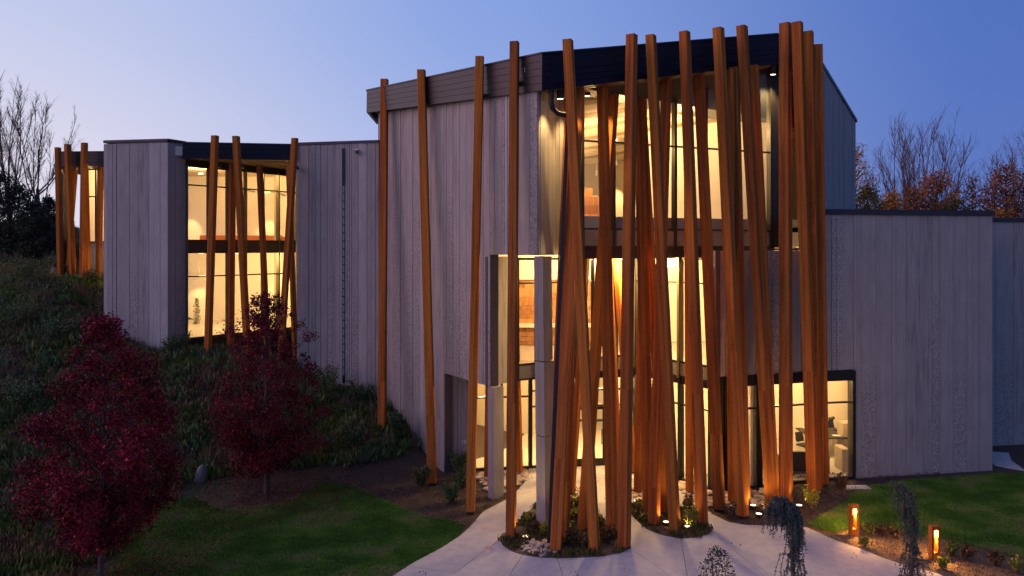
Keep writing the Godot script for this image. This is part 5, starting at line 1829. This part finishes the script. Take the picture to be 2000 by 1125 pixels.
# ---------------------------------------------------------------- what stands in the office
func make_furniture() -> void:
	var p := at(1631, 850, 31.6)
	var t := thing("desk", "dark long office desk behind the right window", "desk", Vector3(p.x, 0.03, p.z))
	var top := Shape.new()
	top.box(Vector3(-1.3, 0.72, -0.9), Vector3(0.75, 0.76, 0.9))
	obj("desk_top", top, M.steel, t)
	for q in [[-1.2, 0.8], [0.65, 0.8], [-1.2, -0.8], [0.65, -0.8]]:
		var l := Shape.new()
		l.box(Vector3(q[0] - 0.025, 0, q[1] - 0.025), Vector3(q[0] + 0.025, 0.72, q[1] + 0.025))
		obj("leg", l, M.white, t)
	var lamp := thing("desk_lamp", "bent desk lamp standing on the office desk", "lamp", Vector3(p.x + 0.1, 0.79, p.z - 0.4))
	var arm := Shape.new()
	arm.tube(PackedVector3Array([Vector3(0.12, 0.0, 0), Vector3(0.18, 0.35, 0), Vector3(0.0, 0.52, 0)]), PackedFloat32Array([0.012, 0.012, 0.012]), 6)
	obj("arm", arm, M.white, lamp)
	var sh := Shape.new()
	sh.tube(PackedVector3Array([Vector3(0.04, 0.55, 0), Vector3(-0.16, 0.44, 0)]), PackedFloat32Array([0.05, 0.11]), 10)
	obj("lamp_shade", sh, M.steel, lamp)
	var foot := Shape.new()
	foot.tube(PackedVector3Array([Vector3(0.12, 0.0, 0), Vector3(0.12, 0.03, 0), Vector3(0.12, 0.031, 0)]), PackedFloat32Array([0.08, 0.08, 0.001]), 10)
	obj("foot", foot, M.steel, lamp)
	var paper := Shape.new()
	paper.box(Vector3(-0.15, 0, -0.1), Vector3(0.15, 0.02, 0.1))
	var pp := obj("papers", paper, M.white)
	pp.position = Vector3(p.x - 0.15, 0.791, p.z + 0.5)
	tag(pp, "white stack of papers on the office desk", "papers")
	var sc := thing("monitor", "pale monitor on the office desk's left end", "monitor", Vector3(p.x - 0.95, 0.79, p.z - 0.2))
	var mb := Shape.new()
	mb.box(Vector3(-0.32, 0.14, -0.02), Vector3(0.32, 0.55, 0.02))
	obj("screen", mb, M.white, sc)
	var ms := Shape.new()
	ms.box(Vector3(-0.04, 0, -0.03), Vector3(0.04, 0.2, 0.0))
	ms.box(Vector3(-0.14, 0, -0.1), Vector3(0.14, 0.012, 0.1))
	obj("stand", ms, M.steel, sc)
	for q in [[-1.55, 0.75, 0.5, "black office chair at the desk's left, seen between two timbers"], [0.1, 1.35, 3.0, "black office chair in front of the desk at the right"], [0.45, -1.3, 0.2, "black office chair behind the desk"]]:
		var c := thing("office_chair", q[3], "chair", Vector3(p.x + q[0], 0.03, p.z + q[1]), "chairs round the office desk")
		c.rotation.y = q[2]
		var seat := Shape.new()
		seat.box(Vector3(-0.23, 0.42, -0.22), Vector3(0.23, 0.48, 0.22))
		obj("seat", seat, M.black, c)
		var back := Shape.new()
		back.prism(PackedVector3Array([Vector3(-0.22, 0.55, -0.19), Vector3(0.22, 0.55, -0.19), Vector3(0.22, 0.55, -0.23), Vector3(-0.22, 0.55, -0.23)]), PackedVector3Array([Vector3(-0.2, 0.92, -0.27), Vector3(0.2, 0.92, -0.27), Vector3(0.2, 0.92, -0.3), Vector3(-0.2, 0.92, -0.3)]))
		obj("backrest", back, M.black, c)
		for l in [[-0.2, -0.2], [0.2, -0.2], [-0.2, 0.2], [0.2, 0.2]]:
			var lg := Shape.new()
			var high := 0.6 if l[1] < 0 else 0.42
			lg.tube(PackedVector3Array([Vector3(l[0] * 1.1, 0, l[1] * 1.1), Vector3(l[0], high, l[1])]), PackedFloat32Array([0.014, 0.014]), 6)
			obj("leg", lg, M.white, c)
	var cab := thing("cabinet", "low pale cabinet inside the office window's right jamb", "cabinet", Vector3(12.5, 0.03, -29.0))
	var body := Shape.new()
	body.box(Vector3(-0.16, 0.0, -0.4), Vector3(0.1, 0.8, 0.3))
	obj("body", body, M.taupe, cab)
	var lid := Shape.new()
	lid.box(Vector3(-0.18, 0.802, -0.42), Vector3(0.12, 0.84, 0.32))
	obj("lid", lid, M.taupe, cab)
	var tall := thing("tall_cabinet", "tall grey cabinet beside the low one in the office", "cabinet", Vector3(13.55, 0.03, -31.2))
	var tb := Shape.new()
	tb.box(Vector3(-0.2, 0, -0.3), Vector3(0.2, 1.3, 0.3))
	obj("body", tb, M.taupe, tall)
	var td := Shape.new()
	td.box(Vector3(-0.22, 0.05, -0.28), Vector3(-0.202, 1.25, 0.28))
	obj("door", td, M.taupe, tall)
	var sofa := thing("sofa", "black low sofa with its back to the office window", "sofa", Vector3(10.9, 0.03, -28.7))
	var sb := Shape.new()
	sb.box(Vector3(-0.9, 0.1, -0.8), Vector3(0.75, 0.42, 0.1))
	obj("seat", sb, M.black, sofa)
	var bk := Shape.new()
	bk.box(Vector3(-0.9, 0.1, 0.1), Vector3(0.75, 0.82, 0.3))
	obj("backrest", bk, M.black, sofa)
	for k in [-1.0, 0.75]:
		var am := Shape.new()
		am.box(Vector3(k, 0.05, -0.8), Vector3(k + 0.1, 0.62, 0.3))
		obj("armrest", am, M.black, sofa)
	# dark potted palm on the middle floor
	var pot := w3(Vector2(4.9, 31.6), 4.26)
	shrub("potted_palm", pot, 2.2, 1.2, 120, 0.3, [Color(0.03, 0.04, 0.015)], "dark potted plant on the middle floor, seen between the orange timbers", "plant")


func _ready() -> void:
	rng.seed = 20
	set_up()
	make_materials()
	make_stone_meshes()
	make_ground()
	make_building()
	make_timbers()
	make_lamps()
	make_fittings()
	make_furniture()
	make_stones()
	make_plants()
	make_grass()
